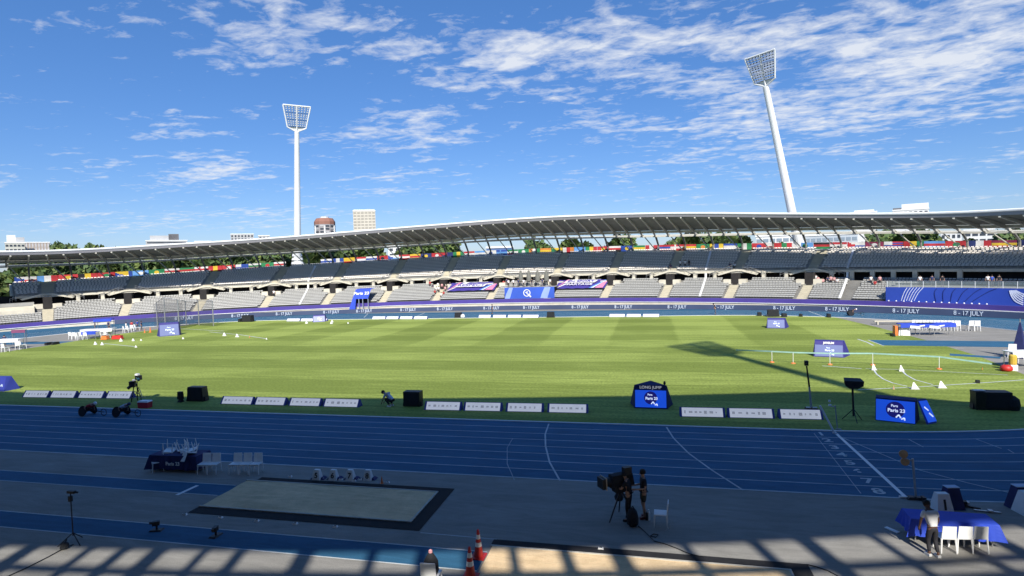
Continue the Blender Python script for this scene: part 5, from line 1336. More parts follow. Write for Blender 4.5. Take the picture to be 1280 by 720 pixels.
# screens
M_scr = mat('screen_blue', (.008, .06, .50), .3, .06, .6, emit=.85); M_scrd = mat('screen_navy', (.01, .01, .16), .3, .05, 1, emit=.5); M_scrw = mat('screen_white', (.55, .62, .80), .3, .03, 2, emit=.9)
M_scrf = mat('screen_pale', (.14, .17, .36), .4, .06, .6, emit=.12)
def screen_art(M, w_, h, parent, far=False):
    """blue picture with a dark disc, two words and a swoosh mark; M maps x right, y up, z out"""
    mb = MB(); mb.add([M @ Vector(p) for p in ((-w_/2, -h/2, .0), (w_/2, -h/2, .0), (w_/2, h/2, .0), (-w_/2, h/2, .0))], [(0, 1, 2, 3)], M_scrf if far else M_scr); sc = mb.build('screen', parent)
    if not far:
        mb = MB(); n = 20; mb.add([M @ Vector((.0+h*.38*math.cos(2*PI*k/n), .06*h+h*.38*math.sin(2*PI*k/n), .012)) for k in range(n)], [tuple(range(n))], M_scrd); mb.build('disc', sc)
    text_obj('lettering', 'Para', h*.16, M_scrw, M @ Matrix.Translation((-.02*w_, h*.24, .02)), sc, depth=.003, bold=.004)
    text_obj('lettering', 'Paris 23', h*.22, M_scrw, M @ Matrix.Translation((.03*w_, .02*h, .02)), sc, depth=.003, bold=.008)
    mb = MB()
    for (a, b, c) in (((.02, -.30), (.10, -.16), (.16, -.30)), ((.17, -.36), (.26, -.28), (.27, -.40))):
        P = [M @ Vector((p[0]*h*1.4, p[1]*h, .02)) for p in (a, b, c)]
        mb.flat(P[0], P[1], h*.06, .01, M_scrw, up=M.to_3x3() @ Vector((0, 0, 1))); mb.flat(P[1], P[2], h*.06, .01, M_scrw, up=M.to_3x3() @ Vector((0, 0, 1)))
    mb.build('emblem', sc)
    return sc
# long jump screen tent
P = G(813.5, 511); t = thing('screen_tent', 'blue screen in a navy gabled housing headed LONG JUMP on the near grass', 'screen', P, R(-2), s=1.0)
wS, hS = 2.12, 1.18
mb = MB()
mb.add([(-wS/2-.05, 0, 0), (wS/2+.05, 0, 0), (wS/2+.05, .28, hS+.12), (-wS/2-.05, .28, hS+.12), (-wS/2-.45, 1.5, 0), (wS/2+.45, 1.5, 0), (0, .95, hS+.62), (-wS/2-.05, .3, hS+.42), (wS/2+.05, .3, hS+.42)],
       [(0, 1, 2, 3), (0, 3, 7, 4), (1, 5, 8, 2), (7, 8, 6), (7, 6, 4), (8, 5, 6), (3, 2, 8, 7)], M_navy); mb.build('housing', t)
tl = math.atan2(.28, hS+.12)
screen_art(Matrix.Translation((0, .13, .1+hS/2-.02)) @ Matrix.Rotation(PI/2-tl, 4, 'X') @ Matrix.Translation((0, 0, .03)), wS, hS, t)
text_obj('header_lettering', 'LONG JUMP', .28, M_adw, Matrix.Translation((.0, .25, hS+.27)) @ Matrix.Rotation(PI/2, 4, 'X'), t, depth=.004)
mb = MB(); mb.lathe([(.05, 0), (.09, .1), (.06, .26)], M_black, c=(wS/2-.1, .5, hS+.42), n=8); mb.build('loudhailer', t)
# right screen tent: two screens
P = G(1119, 528); t = thing('screen_tent', 'twin faced blue screen tent on the near grass right of the finish line', 'screen', P, R(-22))
wS, hS = 2.05, 1.28
mb = MB(); mb.add([(-wS/2, 0, 0), (wS/2, 0, 0), (wS/2, .3, hS+.1), (-wS/2, .3, hS+.1), (wS/2+.2, 1.5, 0), (-wS/2+.1, 1.5, 0), (wS/2+.05, .9, hS+.15), (-wS/2, .9, hS+.15)],
                  [(0, 1, 2, 3), (1, 4, 6, 2), (4, 5, 7, 6), (5, 0, 3, 7), (3, 2, 6, 7)], M_navy); mb.build('housing', t)
tl = math.atan2(.3, hS+.1)
screen_art(Matrix.Translation((0, .14, hS/2+.03)) @ Matrix.Rotation(PI/2-tl, 4, 'X') @ Matrix.Translation((0, 0, .03)), wS-.06, hS, t)
mb = MB(); q0 = Vector((wS/2+.25, .35, 0)); Xv = Vector((.42, 1.15, 0)).normalized(); nv = Vector((Xv.y, -Xv.x, 0))
mb.add([Vector((wS/2+.55, .25, .0)), Vector((wS/2+1.05, 1.0, 0)), Vector((wS/2+.50, 1.35, hS+.08)), Vector((wS/2+.05, .8, hS+.08))], [(0, 1, 2, 3)], _mats['pale_blue'] if False else M_side); mb.build('side_panel', t)
mb = MB(); v = [Vector((wS/2+.60, .30, .12)), Vector((wS/2+1.02, .93, .12)), Vector((wS/2+.54, 1.27, hS-.02)), Vector((wS/2+.14, .80, hS-.02))]; mb.add([p+Vector((.02, -.015, .01)) for p in v], [(0, 1, 2, 3)], M_scr)
c_ = sum(v, Vector())/4; up_ = (v[3]-v[0]).normalized(); rt_ = (v[1]-v[0]).normalized()
for (a, b) in ((-.25, .15), (.05, -.25)): mb.flat(c_+rt_*a*.6+up_*(b+.15)+Vector((.04, -.03, 0)), c_+rt_*(a+.35)*.6+up_*(b-.1)+Vector((.04, -.03, 0)), .09, .02, M_scrw, up=rt_.cross(up_))
mb.build('side_screen', t)
# left screen tent
P = G(-5, 489); t = thing('screen_tent', 'plain blue screen tent cut by the left picture edge on the near grass', 'screen', P, R(0)); wS, hS = 2.4, 1.3
mb = MB(); mb.add([(-wS/2, 0, 0), (wS/2-.15, -.1, 0), (wS/2-.4, .4, hS), (-wS/2, .4, hS), (wS/2, 1.3, 0), (wS/2-.3, .8, hS), (-wS/2, .8, hS), (-wS/2, 1.3, 0)], [(0, 1, 2, 3), (1, 4, 5, 2), (3, 2, 5, 6), (4, 7, 6, 5), (7, 0, 3, 6)], mat('tent_blue', (.035, .05, .30), .5, .1, 1)); mb.build('housing', t)
mb = MB(); mb.flat((.45, .10, .45), (.62, .12, .62), .12, .03, _mats['pale_blue'], up=(0, 1, 0)); mb.flat((.62, .12, .62), (.70, .08, .40), .12, .03, _mats['pale_blue'], up=(0, 1, 0)); mb.build('emblem', t)
def far_tent(px, py, wpx, hpx, label, flip=1, header=False):
    P = G(px, py); D = (P-CAM).length; w_ = wpx*D/F; h = hpx*D/F; vd = Vector((P.x-CAM.x, P.y-CAM.y, 0)).normalized(); rz = math.atan2(vd.y, vd.x)-PI/2
    t = thing('screen_tent', label, 'screen', P, rz); mb = MB(); fr = .12*w_
    mb.add([(-w_/2, 0, 0), (w_/2, 0, 0), (w_/2-fr*.3, .5, h), (-w_/2+fr*.3, .5, h), (w_/2+flip*.22*w_ if flip > 0 else w_/2+.1*w_, 2.0, 0), (-w_/2-(.05 if flip > 0 else .12)*w_, 2.0, 0), (w_/2+.02*w_, 1.2, h*1.02), (-w_/2+fr*.3, 1.2, h*1.02)],
           [(0, 1, 2, 3), (1, 4, 6, 2), (4, 5, 7, 6), (5, 0, 3, 7), (3, 2, 6, 7)], mat('tent_violet', (.035, .03, .22), .6, .1, 1)); mb.build('housing', t)
    tl = math.atan2(.5, h); hs = h*(.74 if header else .84)
    screen_art(Matrix.Translation((0, .5*(hs/2+.04*h)/h, hs/2+.03*h)) @ Matrix.Rotation(PI/2-tl, 4, 'X') @ Matrix.Translation((0, 0, .04)), w_*.92, hs, t, far=True)
    if header: text_obj('header_lettering', 'JAVELIN', h*.17, M_whitep, Matrix.Translation((0, .39, h*.88)) @ Matrix.Rotation(PI/2-tl, 4, 'X'), t, depth=.01, bold=.02)
    return t
far_tent(970, 410.5, 19, 11, 'small violet screen tent at the far right of the grass near the track'); far_tent(1036, 446.5, 29, 17, 'violet screen tent with a white header in the middle right of the grass', header=True)
far_tent(212, 420, 19, 14, 'pale screen tent in front of the throwing cage at the left', flip=-1); far_tent(399, 402.5, 14, 8, 'small blue screen tent at the end of the far white boards')
# black loudspeakers and boxes
def speaker_box(px, py, wpx, hpx, label, rz=0, dpt=.9, tap=.94, group=None, deco=True):
    P = G(px, py); D = (P-CAM).length; w_ = wpx*D/F; h = hpx*D/F; t = thing('floor_speaker', label, 'loudspeaker', P, rz, group)
    mb = MB(); mb.box((0, dpt/2, h/2), (w_, dpt, h), M_black, taper=tap); mb.build('cabinet', t)
    mb = MB(); mb.box((0, -.01, h*.52), (w_*.84, .04, h*.78), M_blackf); mb.build('grille', t)
    mb = MB(); mb.box((-w_*.52, dpt*.4, h*.18), (w_*.12, dpt*.5, h*.3), M_black, taper=.6); mb.build('stabiliser', t); mb = MB(); mb.box((w_*.52, dpt*.4, h*.18), (w_*.12, dpt*.5, h*.3), M_black, taper=.6); mb.build('stabiliser', t)
    return t
speaker_box(514.5, 508.5, 21, 18, 'black square box loudspeaker beside the crouching person', dpt=.7, tap=1.0)
speaker_box(243.5, 502, 21, 15.5, 'black stepped box loudspeaker left of the second board row', dpt=.7, tap=.86)
P = G(226, 502.5); t = thing('stage_monitor', 'small black monitor on a stand left of the stepped loudspeaker', 'monitor', P); mb = MB(); mb.box((0, 0, .55), (.42, .3, .62), M_black, taper=.85); mb.build('cabinet', t); mb = MB(); mb.box((0, 0, .12), (.4, .4, .24), M_black, taper=.5); mb.build('foot', t)
t = speaker_box(1244, 513, 30, 17, 'large black speaker array with a rounded case at the right of the near grass', dpt=.9, tap=.95)
P = G(1264, 512); mb = MB(); mb.lathe([(.42, 0), (.48, .3), (.42, .7), (.2, .9)], M_blackf, n=14); o = mb.build('covered_case', loc=P); tag(o, 'rounded black covered case at the right end of the large speaker array', 'case')
P = G(1226, 513); mb = MB(); mb.box((0, .3, .62), (.5, .6, 1.15), M_black, taper=1.25); mb.box((0, .25, 1.26), (.6, .4, .05), mat('silver_lid', (.5, .52, .55), .4, .1, 2)); o = mb.build('flight_case', loc=P); tag(o, 'upright black flight case with a silver lid left of the large speaker array', 'case')
for px, py, wp, hp, nm in ((572, 397.5, 8, 6.5, 'dark floor speaker on the far grass edge below the left banner'), (688, 397, 9, 7, 'dark floor speaker on the far grass edge right of the blue stage'), (308, 402.5, 13, 7.5, 'wide dark speaker stack on the far grass edge near the throwing cage'), (967, 396, 12, 8, 'dark equipment stack on the far grass edge above the small violet tent'), (950, 395, 4, 4, 'small dark round speaker left of the far equipment stack'), (981, 396.5, 5, 4, 'low dark speaker right of the far equipment stack'), (1002, 396, 2.4, 3, 'tiny black box on the far track edge'), (1037, 397, 3, 4, 'small grey box at the corner of the far grass'), (299, 402.5, 3.5, 3.5, 'small dark box left of the wide speaker stack'), (57, 431.7, 3, 2.6, 'left of two small black boxes on the left runway'), (65.5, 431.2, 3, 2.6, 'right of two small black boxes on the left runway'), (1118, 421, 2.2, 2.6, 'tiny black box on the grass corner beside the right table')):
    speaker_box(px, py, wp, hp, nm, dpt=1.0)
mb = MB(); mb.lathe([(.2, 0), (.45, .2), (.4, .6), (.1, .8)], M_white, n=10); tag(mb.build('white_dome', loc=G(578.5, 397.5)), 'small white domed unit beside the far speaker below the left banner', 'dome')
# results board on a tripod
P = G(1067, 526); D = (P-CAM).length; t = thing('wind_display', 'black hexagonal display box on a tall tripod by the finish', 'display', P)
hh = 37*D/F
mb = MB(); mb.bar((0, 0, .3), (-.05, 0, hh), .06, M_black, 8); mb.build('pole', t)
for k in range(3): a = R(30+120*k); mb = MB(); mb.bar((0, 0, .75), (.65*math.cos(a), .65*math.sin(a), 0), .025, M_black, 6); mb.build('tripod_leg', t)
mb = MB(); w2 = .55
mb.add([(-w2, -.2, hh+.35), (w2, -.2, hh+.32), (w2*.92, -.2, hh+.02), (w2*.3, -.2, hh-.14), (-w2*.5, -.2, hh-.12), (-w2*.92, -.2, hh+.05), (-w2*.85, .25, hh+.48), (w2*.85, .25, hh+.45), (w2*.8, .25, hh+.1), (w2*.2, .25, hh-.1), (-w2*.5, .25, hh-.1), (-w2*.8, .25, hh+.1)],
       [(0, 5, 4, 3, 2, 1), (6, 7, 8, 9, 10, 11), (0, 1, 7, 6), (1, 2, 8, 7), (2, 3, 9, 8), (3, 4, 10, 9), (4, 5, 11, 10), (5, 0, 6, 11)], M_black); mb.build('display_box', t)
# photo finish pole
P = G(1014, 513); D = (P-CAM).length; hh = 52*D/F; t = thing('camera_mast', 'slim dark pole with a small camera on top behind the sponsor boards', 'camera mast', P)
mb = MB(); mb.bar((0, 0, .25), (-.1, 0, hh*.5), .075, mat('grey_post', (.35, .36, .38), .5, .1, 2), 8, .06); mb.bar((-.1, 0, hh*.5), (-.25, 0, hh-.2), .06, M_black, 8, .05); mb.build('pole', t)
mb = MB(); mb.box((-.27, 0, hh), (.22, .25, .32), M_black); mb.bar((-.27, -.1, hh), (-.27, -.3, hh), .07, M_black, 8); mb.build('camera_head', t)
mb = MB(); mb.box((0, 0, .1), (.75, .5, .18), M_black, taper=.9); mb.box((-.2, -.1, .22), (.25, .12, .06), M_white); mb.box((.2, -.1, .22), (.25, .12, .06), M_white); mb.build('base', t)
# leaning white pole at the finish and the small steel post
P = G(1043.5, 542); Q = AT(1025, 507, (P-CAM).to_2d().length+.0); t = thing('finish_pole', 'white leaning pole rising from the inner end of the finish line', 'pole', P)
mb = MB(); mb.bar((0, 0, 0), Vector(Q)-P, .055, M_whitep, 8); mb.build('shaft', t); mb = MB(); mb.lathe([(.14, 0), (.14, .04), (.06, .07)], M_steel, n=10); mb.build('foot', t)
P = G(1047, 538); D = (P-CAM).length; t = thing('sensor_post', 'short steel post with a small sensor arm beside the leaning white pole', 'sensor post', P); hh = 27*D/F
mb = MB(); mb.bar((0, 0, 0), (-.12, 0, hh), .035, M_steel, 6); mb.build('post', t); mb = MB(); mb.bar((-.12, 0, hh-.1), (-.38, 0, hh-.06), .03, M_steel, 6); mb.box((-.40, 0, hh+.0), (.14, .1, .1), M_white); mb.box((-.42, 0, hh+.25), (.1, .1, .1), M_white); mb.build('sensor_arm', t)
mb = MB(); mb.box((.05, 0, .05), (.3, .14, .1), M_greyc); mb.build('base', t)
# crouching person by the box speaker, jib camera with operator, wheelchair racers
make_person('person in a white patterned top crouching beside the black box loudspeaker', 'crouch', mat('white_print', (.50, .53, .62), .8, .35, 9), M_trd, M_skin, M_hair, G(489, 508), R(80), 1.35, shoes=M_whitep)
P = G(172, 503); t = thing('remote_camera_rig', 'tangled remote camera rig with two heads on a thin tripod over a red box', 'camera rig', P)
D = (P-CAM).length; k = D/F
for i, (a, b) in enumerate((((-8, 0), (-2, 22)), ((6, 0), (-1, 21)), ((0, 2), (1, 22)))): mb = MB(); mb.bar((a[0]*k, 0, a[1]*k), (b[0]*k, 0, b[1]*k), .04, M_black, 5); mb.build('rig_leg', t)
mb = MB()
for a, b in (((-8, 2), (-4, 12)), ((-6, 12), (6, 8)), ((2, 14), (8, 5)), ((-10, 4), (12, 6)), ((-3, 8), (4, 16)), ((-8, 18), (2, 20))): mb.bar((a[0]*k, .1, a[1]*k), (b[0]*k, -.1, b[1]*k), .03, M_black if a[0] % 2 else mat('buff_edge', (.5, .42, .32), .7, .1, 4), 5)
mb.build('crossbar', t)
mb = MB(); mb.box((-5*k, 0, 19*k), (.42, .4, .48), M_black, rz=.5); mb.bar((-5*k, -.1, 18*k), (-7*k, -.35, 15*k), .12, M_black, 8); mb.box((-4*k, .1, 23*k), (.2, .2, .12), M_white); mb.build('camera_head', t)
mb = MB(); mb.box((3*k, 0, 26*k), (.5, .35, .36), M_black, rz=-.4); mb.bar((3*k, -.1, 26*k), (7*k, -.3, 24*k), .1, mat('teal_lens', (.10, .25, .25), .3, .1, 3), 8); mb.box((1*k, .05, 29*k), (.25, .25, .14), M_white); mb.build('camera_head', t)
t = thing('cool_box', 'red cool box with a white lid on the grass below the remote camera rig', 'cool box', G(181.5, 509.5), R(5)); mb = MB(); mb.box((0, 0, .24), (.85, .5, .46), mat('bright_red', (.50, .02, .05), .5, .1, 3), taper=1.06); mb.build('box_body', t); mb = MB(); mb.box((0, 0, .52), (.92, .56, .10), M_white, taper=.9); mb.build('lid', t)
def racer(px, py, label, shirt, cap, s=1.15):
    P = G(px, py); make_person('person '+label, 'racer', shirt, M_trd, M_skin, M_hair, P, R(-92), s, cap=cap)
    t = thing('racing_wheelchair', 'racing wheelchair under the athlete '+label[label.index('in a'):], 'wheelchair', P, R(-92), s=s)
    for sd_ in (-1, 1):
        m2 = MB(); n = 20; vs = []
        for k_ in range(n):
            a = 2*PI*k_/n; vs += [(sd_*(.30+.07*(1-math.sin(a))), math.cos(a)*.35, .35+math.sin(a)*.35), (sd_*(.27+.07*(1-math.sin(a))), math.cos(a)*.33, .35+math.sin(a)*.33)]
        m2.add(vs, [(2*i, (2*i+2) % (2*n), (2*i+3) % (2*n), 2*i+1) for i in range(n)], M_black)
        m2.add([(sd_*(.34), 0, .35)]+[vs[2*i+1] for i in range(n)], [(0, i+1, (i+1) % n+1) for i in range(n)], M_blackf); m2.build('wheel', t)
    mb = MB(); n = 14; vs = []
    for k_ in range(n): a = 2*PI*k_/n; vs += [(.015, 1.35+math.cos(a)*.24, .25+math.sin(a)*.24), (-.015, 1.35+math.cos(a)*.24, .25+math.sin(a)*.24), (0, 1.35+math.cos(a)*.20, .25+math.sin(a)*.20)]
    mb.add(vs, [(3*i, 3*((i+1) % n), 3*((i+1) % n)+2, 3*i+2) for i in range(n)]+[(3*i+1, 3*((i+1) % n)+1, 3*((i+1) % n), 3*i) for i in range(n)], M_black)
    mb.build('front_wheel', t)
    mb = MB(); mb.bar((0, .1, .38), (0, 1.35, .26), .03, M_black, 6); mb.box((0, .05, .40), (.34, .4, .14), M_black, taper=1.2); mb.bar((-.3, 0, .35), (.3, 0, .35), .025, M_steel, 6); mb.build('frame', t)
racer(110, 519, 'riding a racing wheelchair in a red top on the inner lane', mat('red_top', (.42, .03, .035), .7, .15, 5), M_whitep)
racer(152, 520, 'riding a racing wheelchair in a white and blue top behind the red one', mat('white_blue_top', (.45, .52, .62), .7, .25, 7), mat('navy_cap', (.02, .03, .1), .6, .1, 3))

# ------------------------------------------------------------------ far and right field things
# pyramids and ribbon fence
def pyramid(px, py, wpx, label, hp=None, m_=M_white):
    P = G(px, py); D = (P-CAM).length; w_ = wpx*D/F; h = (hp or wpx)*D/F; mb = MB()
    mb.add([(-w_/2, 0, 0), (w_/2, 0, 0), (w_*.45, w_*.5, 0), (-w_*.3, w_*.5, 0), (-.2*w_, w_*.25, h), (-.05*w_, w_*.25, h)], [(0, 1, 5, 4), (1, 2, 5), (2, 3, 4, 5), (3, 0, 4)], m_)
    t = thing('distance_marker', label, 'marker', P, 0, 'white wedge distance markers'); mb.build('wedge', t)
    mb = MB(); mb.box((0, w_*.25, .02), (w_*1.12, w_*.62, .03), M_greyc); mb.build('base', t); return t
pyramid(1093, 463, 5, 'white wedge marker at the top of the left arc line', 6.5); pyramid(1127.5, 464.5, 5, 'white wedge marker at the top of the right arc line', 6.5)
pyramid(1144.5, 487, 7.5, 'left white wedge marker on the nearer sector line', 7); pyramid(1178.5, 485.5, 7.5, 'right white wedge marker on the nearer sector line', 7)
for (px, py, wp) in ((118.5, 431, 3.4), (127, 431.5, 3.4)): pyramid(px, py, wp, ('left' if px < 120 else 'right')+' small white wedge marker of the pair in front of the left tables', 3.2)
for (px, py, wp, nm) in ((150.5, 427, 3.6, 'white wedge marker beside the red kit bag at the left'), (166, 426.5, 3, 'white wedge marker left of the pale screen tent'), (176, 426, 2, 'tiny white marker closest to the pale screen tent'), (169.5, 434.5, 2.5, 'tiny white marker at the end of the left sector line'), (228.5, 424, 2.4, 'tiny white marker right of the pale screen tent'),
                         (280, 420, 4, 'left white wedge marker of two right of the throwing cage'), (296, 421.5, 4, 'right white wedge marker of two right of the throwing cage'), (333, 424.5, 2, 'tiny white marker at the right end of the left field line'), (383, 404.5, 3.4, 'white wedge marker below the far white boards'), (414, 405, 3.2, 'white wedge marker at the foot of the small blue screen tent'), (435, 404.6, 2, 'tiny white marker right of the small blue screen tent'), (415, 403, 3, 'white marker beside the small blue screen tent')):
    pyramid(px, py, wp, nm, wp*.95)
cone(G(312, 422.3), 'small orange cone between markers right of the throwing cage', .35, 0, m_=M_orange)
cone(G(1117, 486.5), 'small pale orange cone on the nearer sector line', .3, 0, m_=mat('salmon', (.62, .36, .26), .6, .1, 3))
cone(G(1228, 462), 'flat orange cone on the grass near the right apron', .2, 0, m_=M_orange)
mb = MB(); mb.box((0, 0, .12), (.25, .2, .25), M_black); tag(mb.build('small_box', loc=G(1222, 479)), 'tiny black box standing on the nearer sector line', 'box')
M_rib2 = mat('cyan_ribbon', (.30, .50, .45), .7, .1, 2)
fx = [(920, 440), (965, 452), (991.5, 453.5), (1038, 455.5), (1091, 459), (1174, 461), (1232, 463)]
t = thing('ribbon_fence', 'low pale green ribbon barrier strung across the right part of the grass', 'barrier'); rib = []
for i, (px, py) in enumerate(((965, 453), (991.5, 454.5), (1037.5, 456), (1091, 456.5), (1174, 461.5))):
    P = G(px, py); D = (P-CAM).length; h = 12.5*D/F; mb = MB(); mb.bar(P, P+Vector((0, 0, h)), .025, M_white, 5); mb.build('post', t)
    mb = MB(); mb.lathe([(.22, 0), (.2, .07), (.06, .12)], M_orange, c=P, n=10); mb.build('post_base', t); rib.append(P+Vector((0, 0, h)))
pts = [G(920, 447)+Vector((0, 0, .8))]+rib+[G(1240, 466)+Vector((0, 0, .75))]
mb = MB()
for a, b in zip(pts, pts[1:]): mb.flat(a, b, .03, .13, M_rib2)
mb.build('ribbon', t)
# throwing cage
t = thing('throwing_cage', 'tall throwing cage of grey posts and dark netting at the left', 'cage')
M_net = mat('net', (.05, .055, .07), .8, .2, 2, alpha=.32)
cg = [(197, 408.5), (207, 411.5), (224, 411.5), (233, 406), (249, 406.5), (267, 407.5)]
hts = [26, 34, 32, 26, 27, 28]; tops = []
for (px, py), hp in zip(cg, hts):
    P = G(px, py); h = hp*(P-CAM).length/F; mb = MB(); mb.bar(P, P+Vector((0, 0, h)), .11, M_steel, 6); mb.build('post', t); tops.append((P, h))
for (a, ha), (b, hb) in zip(tops, tops[1:]):
    mb = MB(); mb.quad(a, b, b+Vector((0, 0, hb)), a+Vector((0, 0, ha)), M_net); mb.build('netting', t)
    mb = MB(); mb.bar(a+Vector((0, 0, ha)), b+Vector((0, 0, hb)), .06, M_steel, 5); mb.build('top_bar', t)
mb = MB(); P = G(193, 407); Q = P+Vector((4.5, 3, 0)); mb.quad(P, Q, Q+Vector((0, 0, 4.6)), P+Vector((0, 0, 4.6)), M_net); mb.build('netting', t)
# gazebo table and kit at the left, with officials
def simple_table(P, rz, lx, ly, h, m_, label, cat='table', name='trestle_table'):
    t = thing(name, label, cat, P, rz); mb = MB(); mb.box((0, 0, h), (lx, ly, .08), m_); mb.box((0, -ly/2, h-.22), (lx, .05, .44), m_); mb.build('tabletop', t)
    for x in (-1, 1):
        for y in (-1, 1): mb = MB(); mb.bar((x*lx*.45, y*ly*.42, 0), (x*lx*.45, y*ly*.42, h), .04, M_steel, 5); mb.build('leg', t)
    return t
simple_table(G(124, 422), R(18), 5.2, 1.6, 1.5, M_white, 'long white covered table among the officials at the left')
simple_table(G(131, 416), R(25), 3.0, 1.4, 2.6, M_blueT, 'blue topped shelter behind the long white table at the left', 'shelter', 'shelter')
simple_table(G(114, 424), R(15), 2.4, 1.2, 1.3, M_blueT, 'blue clothed table in front of the white one at the left')
simple_table(G(14, 436), R(15), 3.2, 1.3, 1.5, M_white, 'white covered table at the left picture edge beyond the grass')
tag(simple_table(G(25, 430), R(15), 2.2, .4, 2.3, mat('maroon_cloth', (.20, .06, .14), .8, .1, 2), 'maroon and navy board standing behind the left edge table', 'board', 'info_board'))
for i, (px, py) in enumerate(((2, 440), (7, 440), (24, 437), (29, 436), (90, 424), (94, 424.5), (99, 425), (103, 424), (108, 424.5), (128, 423), (134, 423), (140, 421), (157, 416), (161, 415.5), (166, 414.5), (171, 413.5))):
    w_ = ('beside the left edge table', 'in the row left of the blue clothed table', 'among the officials by the white table')[0 if i < 4 else 1 if i < 9 else 2]
    chair(G(px, py), R(160+20*(i % 3)), 'white plastic chair '+w_+', '+ORD[i]+' of all', 'white chairs '+w_, s=1.5)
t = thing('kit_bag', 'dark red kit bag on the grass edge at the left', 'bag', G(147, 424), R(12)); mb = MB(); mb.box((0, 0, .35), (1.7, .7, .6), M_red, taper=.8); mb.build('bag_body', t); mb = MB(); mb.bar((-.4, 0, .62), (.4, 0, .8), .05, M_black); mb.build('strap', t)
t = thing('kit_bag', 'orange red bag beside the white table at the left', 'bag', G(131.5, 424.5), R(8)); mb = MB(); mb.box((0, 0, .35), (1.1, .7, .6), M_orange, taper=.8); mb.build('bag_body', t); mb = MB(); mb.bar((-.3, 0, .62), (.3, 0, .8), .05, M_black); mb.build('strap', t)
for px, py, nm in ((188, 415.5, 'orange traffic barrier wedge near the throwing cage'), (181, 416, 'second smaller orange wedge left of the barrier near the cage')): cone(G(px, py), nm, 1.0 if px > 185 else .7, 0, m_=M_orange)
# right side table, bench of chairs
simple_table(G(1145, 419), R(4), 4.0, 1.2, 1.45, M_blueT, 'left of two blue clothed tables before the chair row at the right')
simple_table(G(1168, 418.7), R(4), 4.2, 1.2, 1.45, M_blueT, 'right of two blue clothed tables before the chair row at the right')
for px in (1143, 1167):
    P = G(px, 418.6); mb = MB(); mb.flat(P+Vector((-.9, -1.1, 1.15)), P+Vector((.2, -1.1, 1.05)), .02, .3, M_white, up=(0, 0, 1)); mb.flat(P+Vector((.1, -1.1, 1.2)), P+Vector((.7, -1.1, 1.3)), .02, .15, M_white, up=(0, 0, 1)); tag(mb.build('cloth_emblem'), 'white emblem on the front of the '+('left' if px < 1150 else 'right')+' blue clothed table', 'emblem')
for i in range(15):
    px = 1142+i*4.45 if i < 13 else 1213+(i-13)*7
    chair(G(px, 412.2+i*.10), R(178), ORD[i]+' white chair in the long row behind the blue clothed tables' if i < 13 else ('left', 'right')[i-13]+' of two white chairs standing apart right of the long row', 'long row of white chairs at the right' if i < 13 else 'two separate white chairs at the right', s=1.6)
mb = MB(); P = G(1124, 405.5); mb.box((0, 0, .5), (6.5, .6, .12), M_conc); 
for x in (-2.8, 2.8): mb.box((x, 0, .22), (.15, .5, .44), M_conc)
tag(mb.build('bench', loc=P), 'long pale bench left of the white chair row at the right', 'bench')
t = thing('kit_crate', 'orange and white kit crate left of the blue clothed tables', 'crate', G(1123, 419)); mb = MB(); mb.box((.5, 0, .5), (1.3, .9, 1.0), M_white, taper=.85); mb.build('crate_body', t); mb = MB(); mb.box((-.35, 0, .6), (.3, .8, 1.2), M_orange); mb.build('side_panel', t)
# right edge kit
t = thing('athlete_tent', 'navy pointed flag stand among white kit at the right edge', 'flag stand', G(1275, 447)); mb = MB(); mb.lathe([(.9, 0), (.5, 1.4), (.05, 3.4)], M_navy, n=4); mb.build('sail', t); mb = MB(); mb.bar((0, 0, 0), (0, 0, 3.7), .05, M_steel); mb.build('pole', t)
simple_table(G(1277, 459), R(10), 2.4, 1.2, 1.4, M_white, 'white covered table at the right picture edge')
t = thing('water_cooler', 'yellow water cooler on a stand at the right edge', 'cooler', G(1266, 463)); mb = MB(); mb.lathe([(.25, .5), (.28, .6), (.28, 1.25), (.2, 1.35)], mat('yellow_plastic', (.60, .42, .06), .5, .1, 3), n=12); mb.build('tank', t); mb = MB(); mb.box((0, 0, .25), (.5, .5, .5), M_white); mb.build('stand', t)
t = thing('kit_bag', 'bright red bag on the ground left of the yellow cooler', 'bag', G(1258, 464), R(-8)); mb = MB(); mb.lathe([(.3, 0), (.45, .15), (.42, .4), (.2, .55)], M_red, n=12); mb.build('bag_body', t, smooth=True); mb = MB(); mb.bar((-.2, 0, .5), (.2, 0, .62), .04, M_black); mb.build('strap', t)
chair(G(1263.5, 447), R(170), 'white chair beside the navy flag stand at the right edge', s=1.6)
chair(G(1272, 455), R(190), 'white chair just right of the yellow cooler at the right edge', s=1.5)

# small figures: one model each, then copies
cols = [('white', M_polo), ('black', M_tee), ('red', mat('red_top', (.42, .03, .035), .7, .15, 5)), ('blue', mat('blue_top', (.03, .08, .38), .7, .1, 5)), ('pink', mat('pink_top', (.60, .32, .33), .7, .1, 5)), ('navy', mat('navy_top', (.02, .03, .10), .7, .1, 5))]
pm = {}
def small_person(pose, ci, P, rz, label, group=None, s=1.1, sk=M_skin):
    key = (pose, ci)
    if key not in pm:
        pm[key] = make_person(label, pose, cols[ci][1], M_trd if ci % 2 == 0 else mat('grey_trousers', (.10, .10, .12), .8, .1, 4), sk, M_hair, P, rz, s, detail=False, group=group, shoes=M_black); return pm[key]
    o = copy_tree(pm[key], label, P, rz, None, s)
    if group: o['group'] = group
    elif 'group' in o.keys(): del o['group']
    return o
def face(P): d = CAM-Vector(P); return math.atan2(d.y, d.x)-PI/2
pr = random.Random(77)
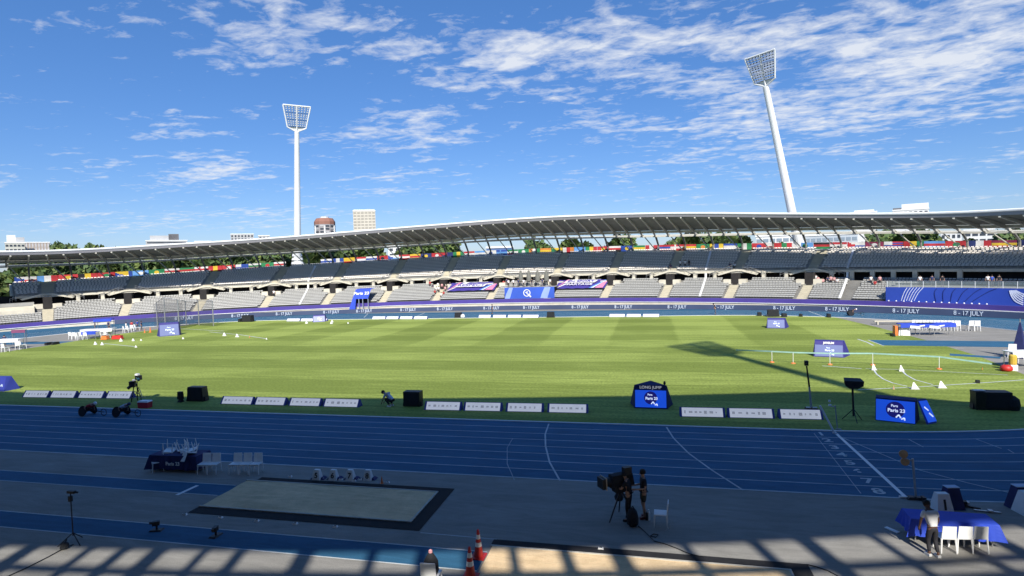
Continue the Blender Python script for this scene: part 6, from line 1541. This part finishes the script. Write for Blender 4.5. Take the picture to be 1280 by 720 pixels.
def crowd(plist, where, up=False):
    for i, (px, py, row) in enumerate(plist):
        if up: t = TH(px, uo_(row), uz(row)); P = EL(t, uo_(row)+.5, uz(row)(t))
        else: t = TH(px, lo_(row), lz(row)); P = EL(t, lo_(row)+.5, lz(row)(t))
        ci = pr.choice((0, 0, 1, 2, 4, 0, 5)); pose = pr.choice(('sit', 'sit', 'stand'))
        small_person(pose, ci, P, face(P)+pr.uniform(-.3, .3), f'{"seated" if pose == "sit" else "standing"} person in a {cols[ci][0]} top, '+ORD[sorted(q[0] for q in plist).index(px)]+f' {where}', f'{"seated" if pose == "sit" else "standing"} people in {cols[ci][0]} {where}', 1.15)
crowd([(541, 0, 8), (545, 0, 6), (549, 0, 8), (552, 0, 7), (556, 0, 5), (560, 0, 8), (543, 0, 4), (548, 0, 5), (554, 0, 3), (551, 0, 2), (558, 0, 6), (547, 0, 9), (562, 0, 9), (537, 0, 9)], 'on the seats left of the left banner')
crowd([(338, 0, 8), (342, 0, 7), (347, 0, 8)], 'in the doorway below the upright mast')
crowd([(629, 0, 9), (633, 0, 9), (625, 0, 8)], 'on the seats left of the stage')
crowd([(1022, 0, 9), (1028, 0, 8), (1034, 0, 9), (1038, 0, 8), (1042, 0, 9), (1046, 0, 8), (1019, 0, 10), (1088, 0, 8), (1093, 0, 7), (1099, 0, 8)], 'on the seats left of the blue hoarding')
crowd([(850, 0, 2), (856, 0, 2), (861, 0, 2), (838, 0, 1), (912, 0, 1), (918, 0, 1)], 'on the shaded upper seats', up=True)
crowd([(766, 0, 8), (770, 0, 8), (839, 0, 8)], 'at the doorways right of the stage')
for i, px in enumerate((636, 641, 646, 655, 664, 676, 688)):
    t = TH(px, 6, 6.5); P = EL(t, 5.5+(i % 3), 4.96); ci = (0, 0, 5, 0, 1, 5, 0)[i]; small_person('stand', ci, P, face(P), f'person in a {cols[ci][0]} top on the deck of the blue stage, {ORD[i]} from left', f'people in {cols[ci][0]} on the stage deck')
for i, px in enumerate((1150, 1163, 1178, 1232, 1240, 1246)):
    t = TH(px, 6, 5.5); P = EL(t, 6+(i % 2), 4.33); ci = (0, 5, 1, 0, 3, 1)[i]; small_person('stand', ci, P, face(P), f'person in a {cols[ci][0]} top on the terrace behind the glass balustrade, {ORD[i]} from left', f'people in {cols[ci][0]} on the terrace')
small_person('stand', 5, G(615.5, 392.5), R(120), 'dark clothed person standing on the far track below the banner', s=1.25)
small_person('lean', 1, G(894.5, 393), R(90), 'dark clothed person leaning on the far track left of the equipment stack', s=1.2)
for i, (px, py, ci, nm) in enumerate(((119, 413.5, 5, 'person in dark clothes standing left behind the white table'), (136, 412.5, 5, 'person in dark clothes standing right behind the white table'), (165, 413, 2, 'person in a red top among the officials near the cage'), (172, 412, 3, 'person in a blue top among the officials near the cage'), (177, 413, 5, 'person in navy among the officials nearest the cage'), (158, 414.5, 0, 'person in white left of the red topped official'), (137, 421, 1, 'person in black at the right end of the white table'), (6, 433, 5, 'person in navy at the left picture edge'))):
    small_person('stand', ci, G(px, py), R(150+37*i), nm, s=1.05)
# far wheelchair athlete
P = G(1063, 394.5); racer(1063, 394.5, 'riding a racing wheelchair in a dark top on the far bend', cols[1][1], M_whitep, s=1.3)
P = G(838, 388)
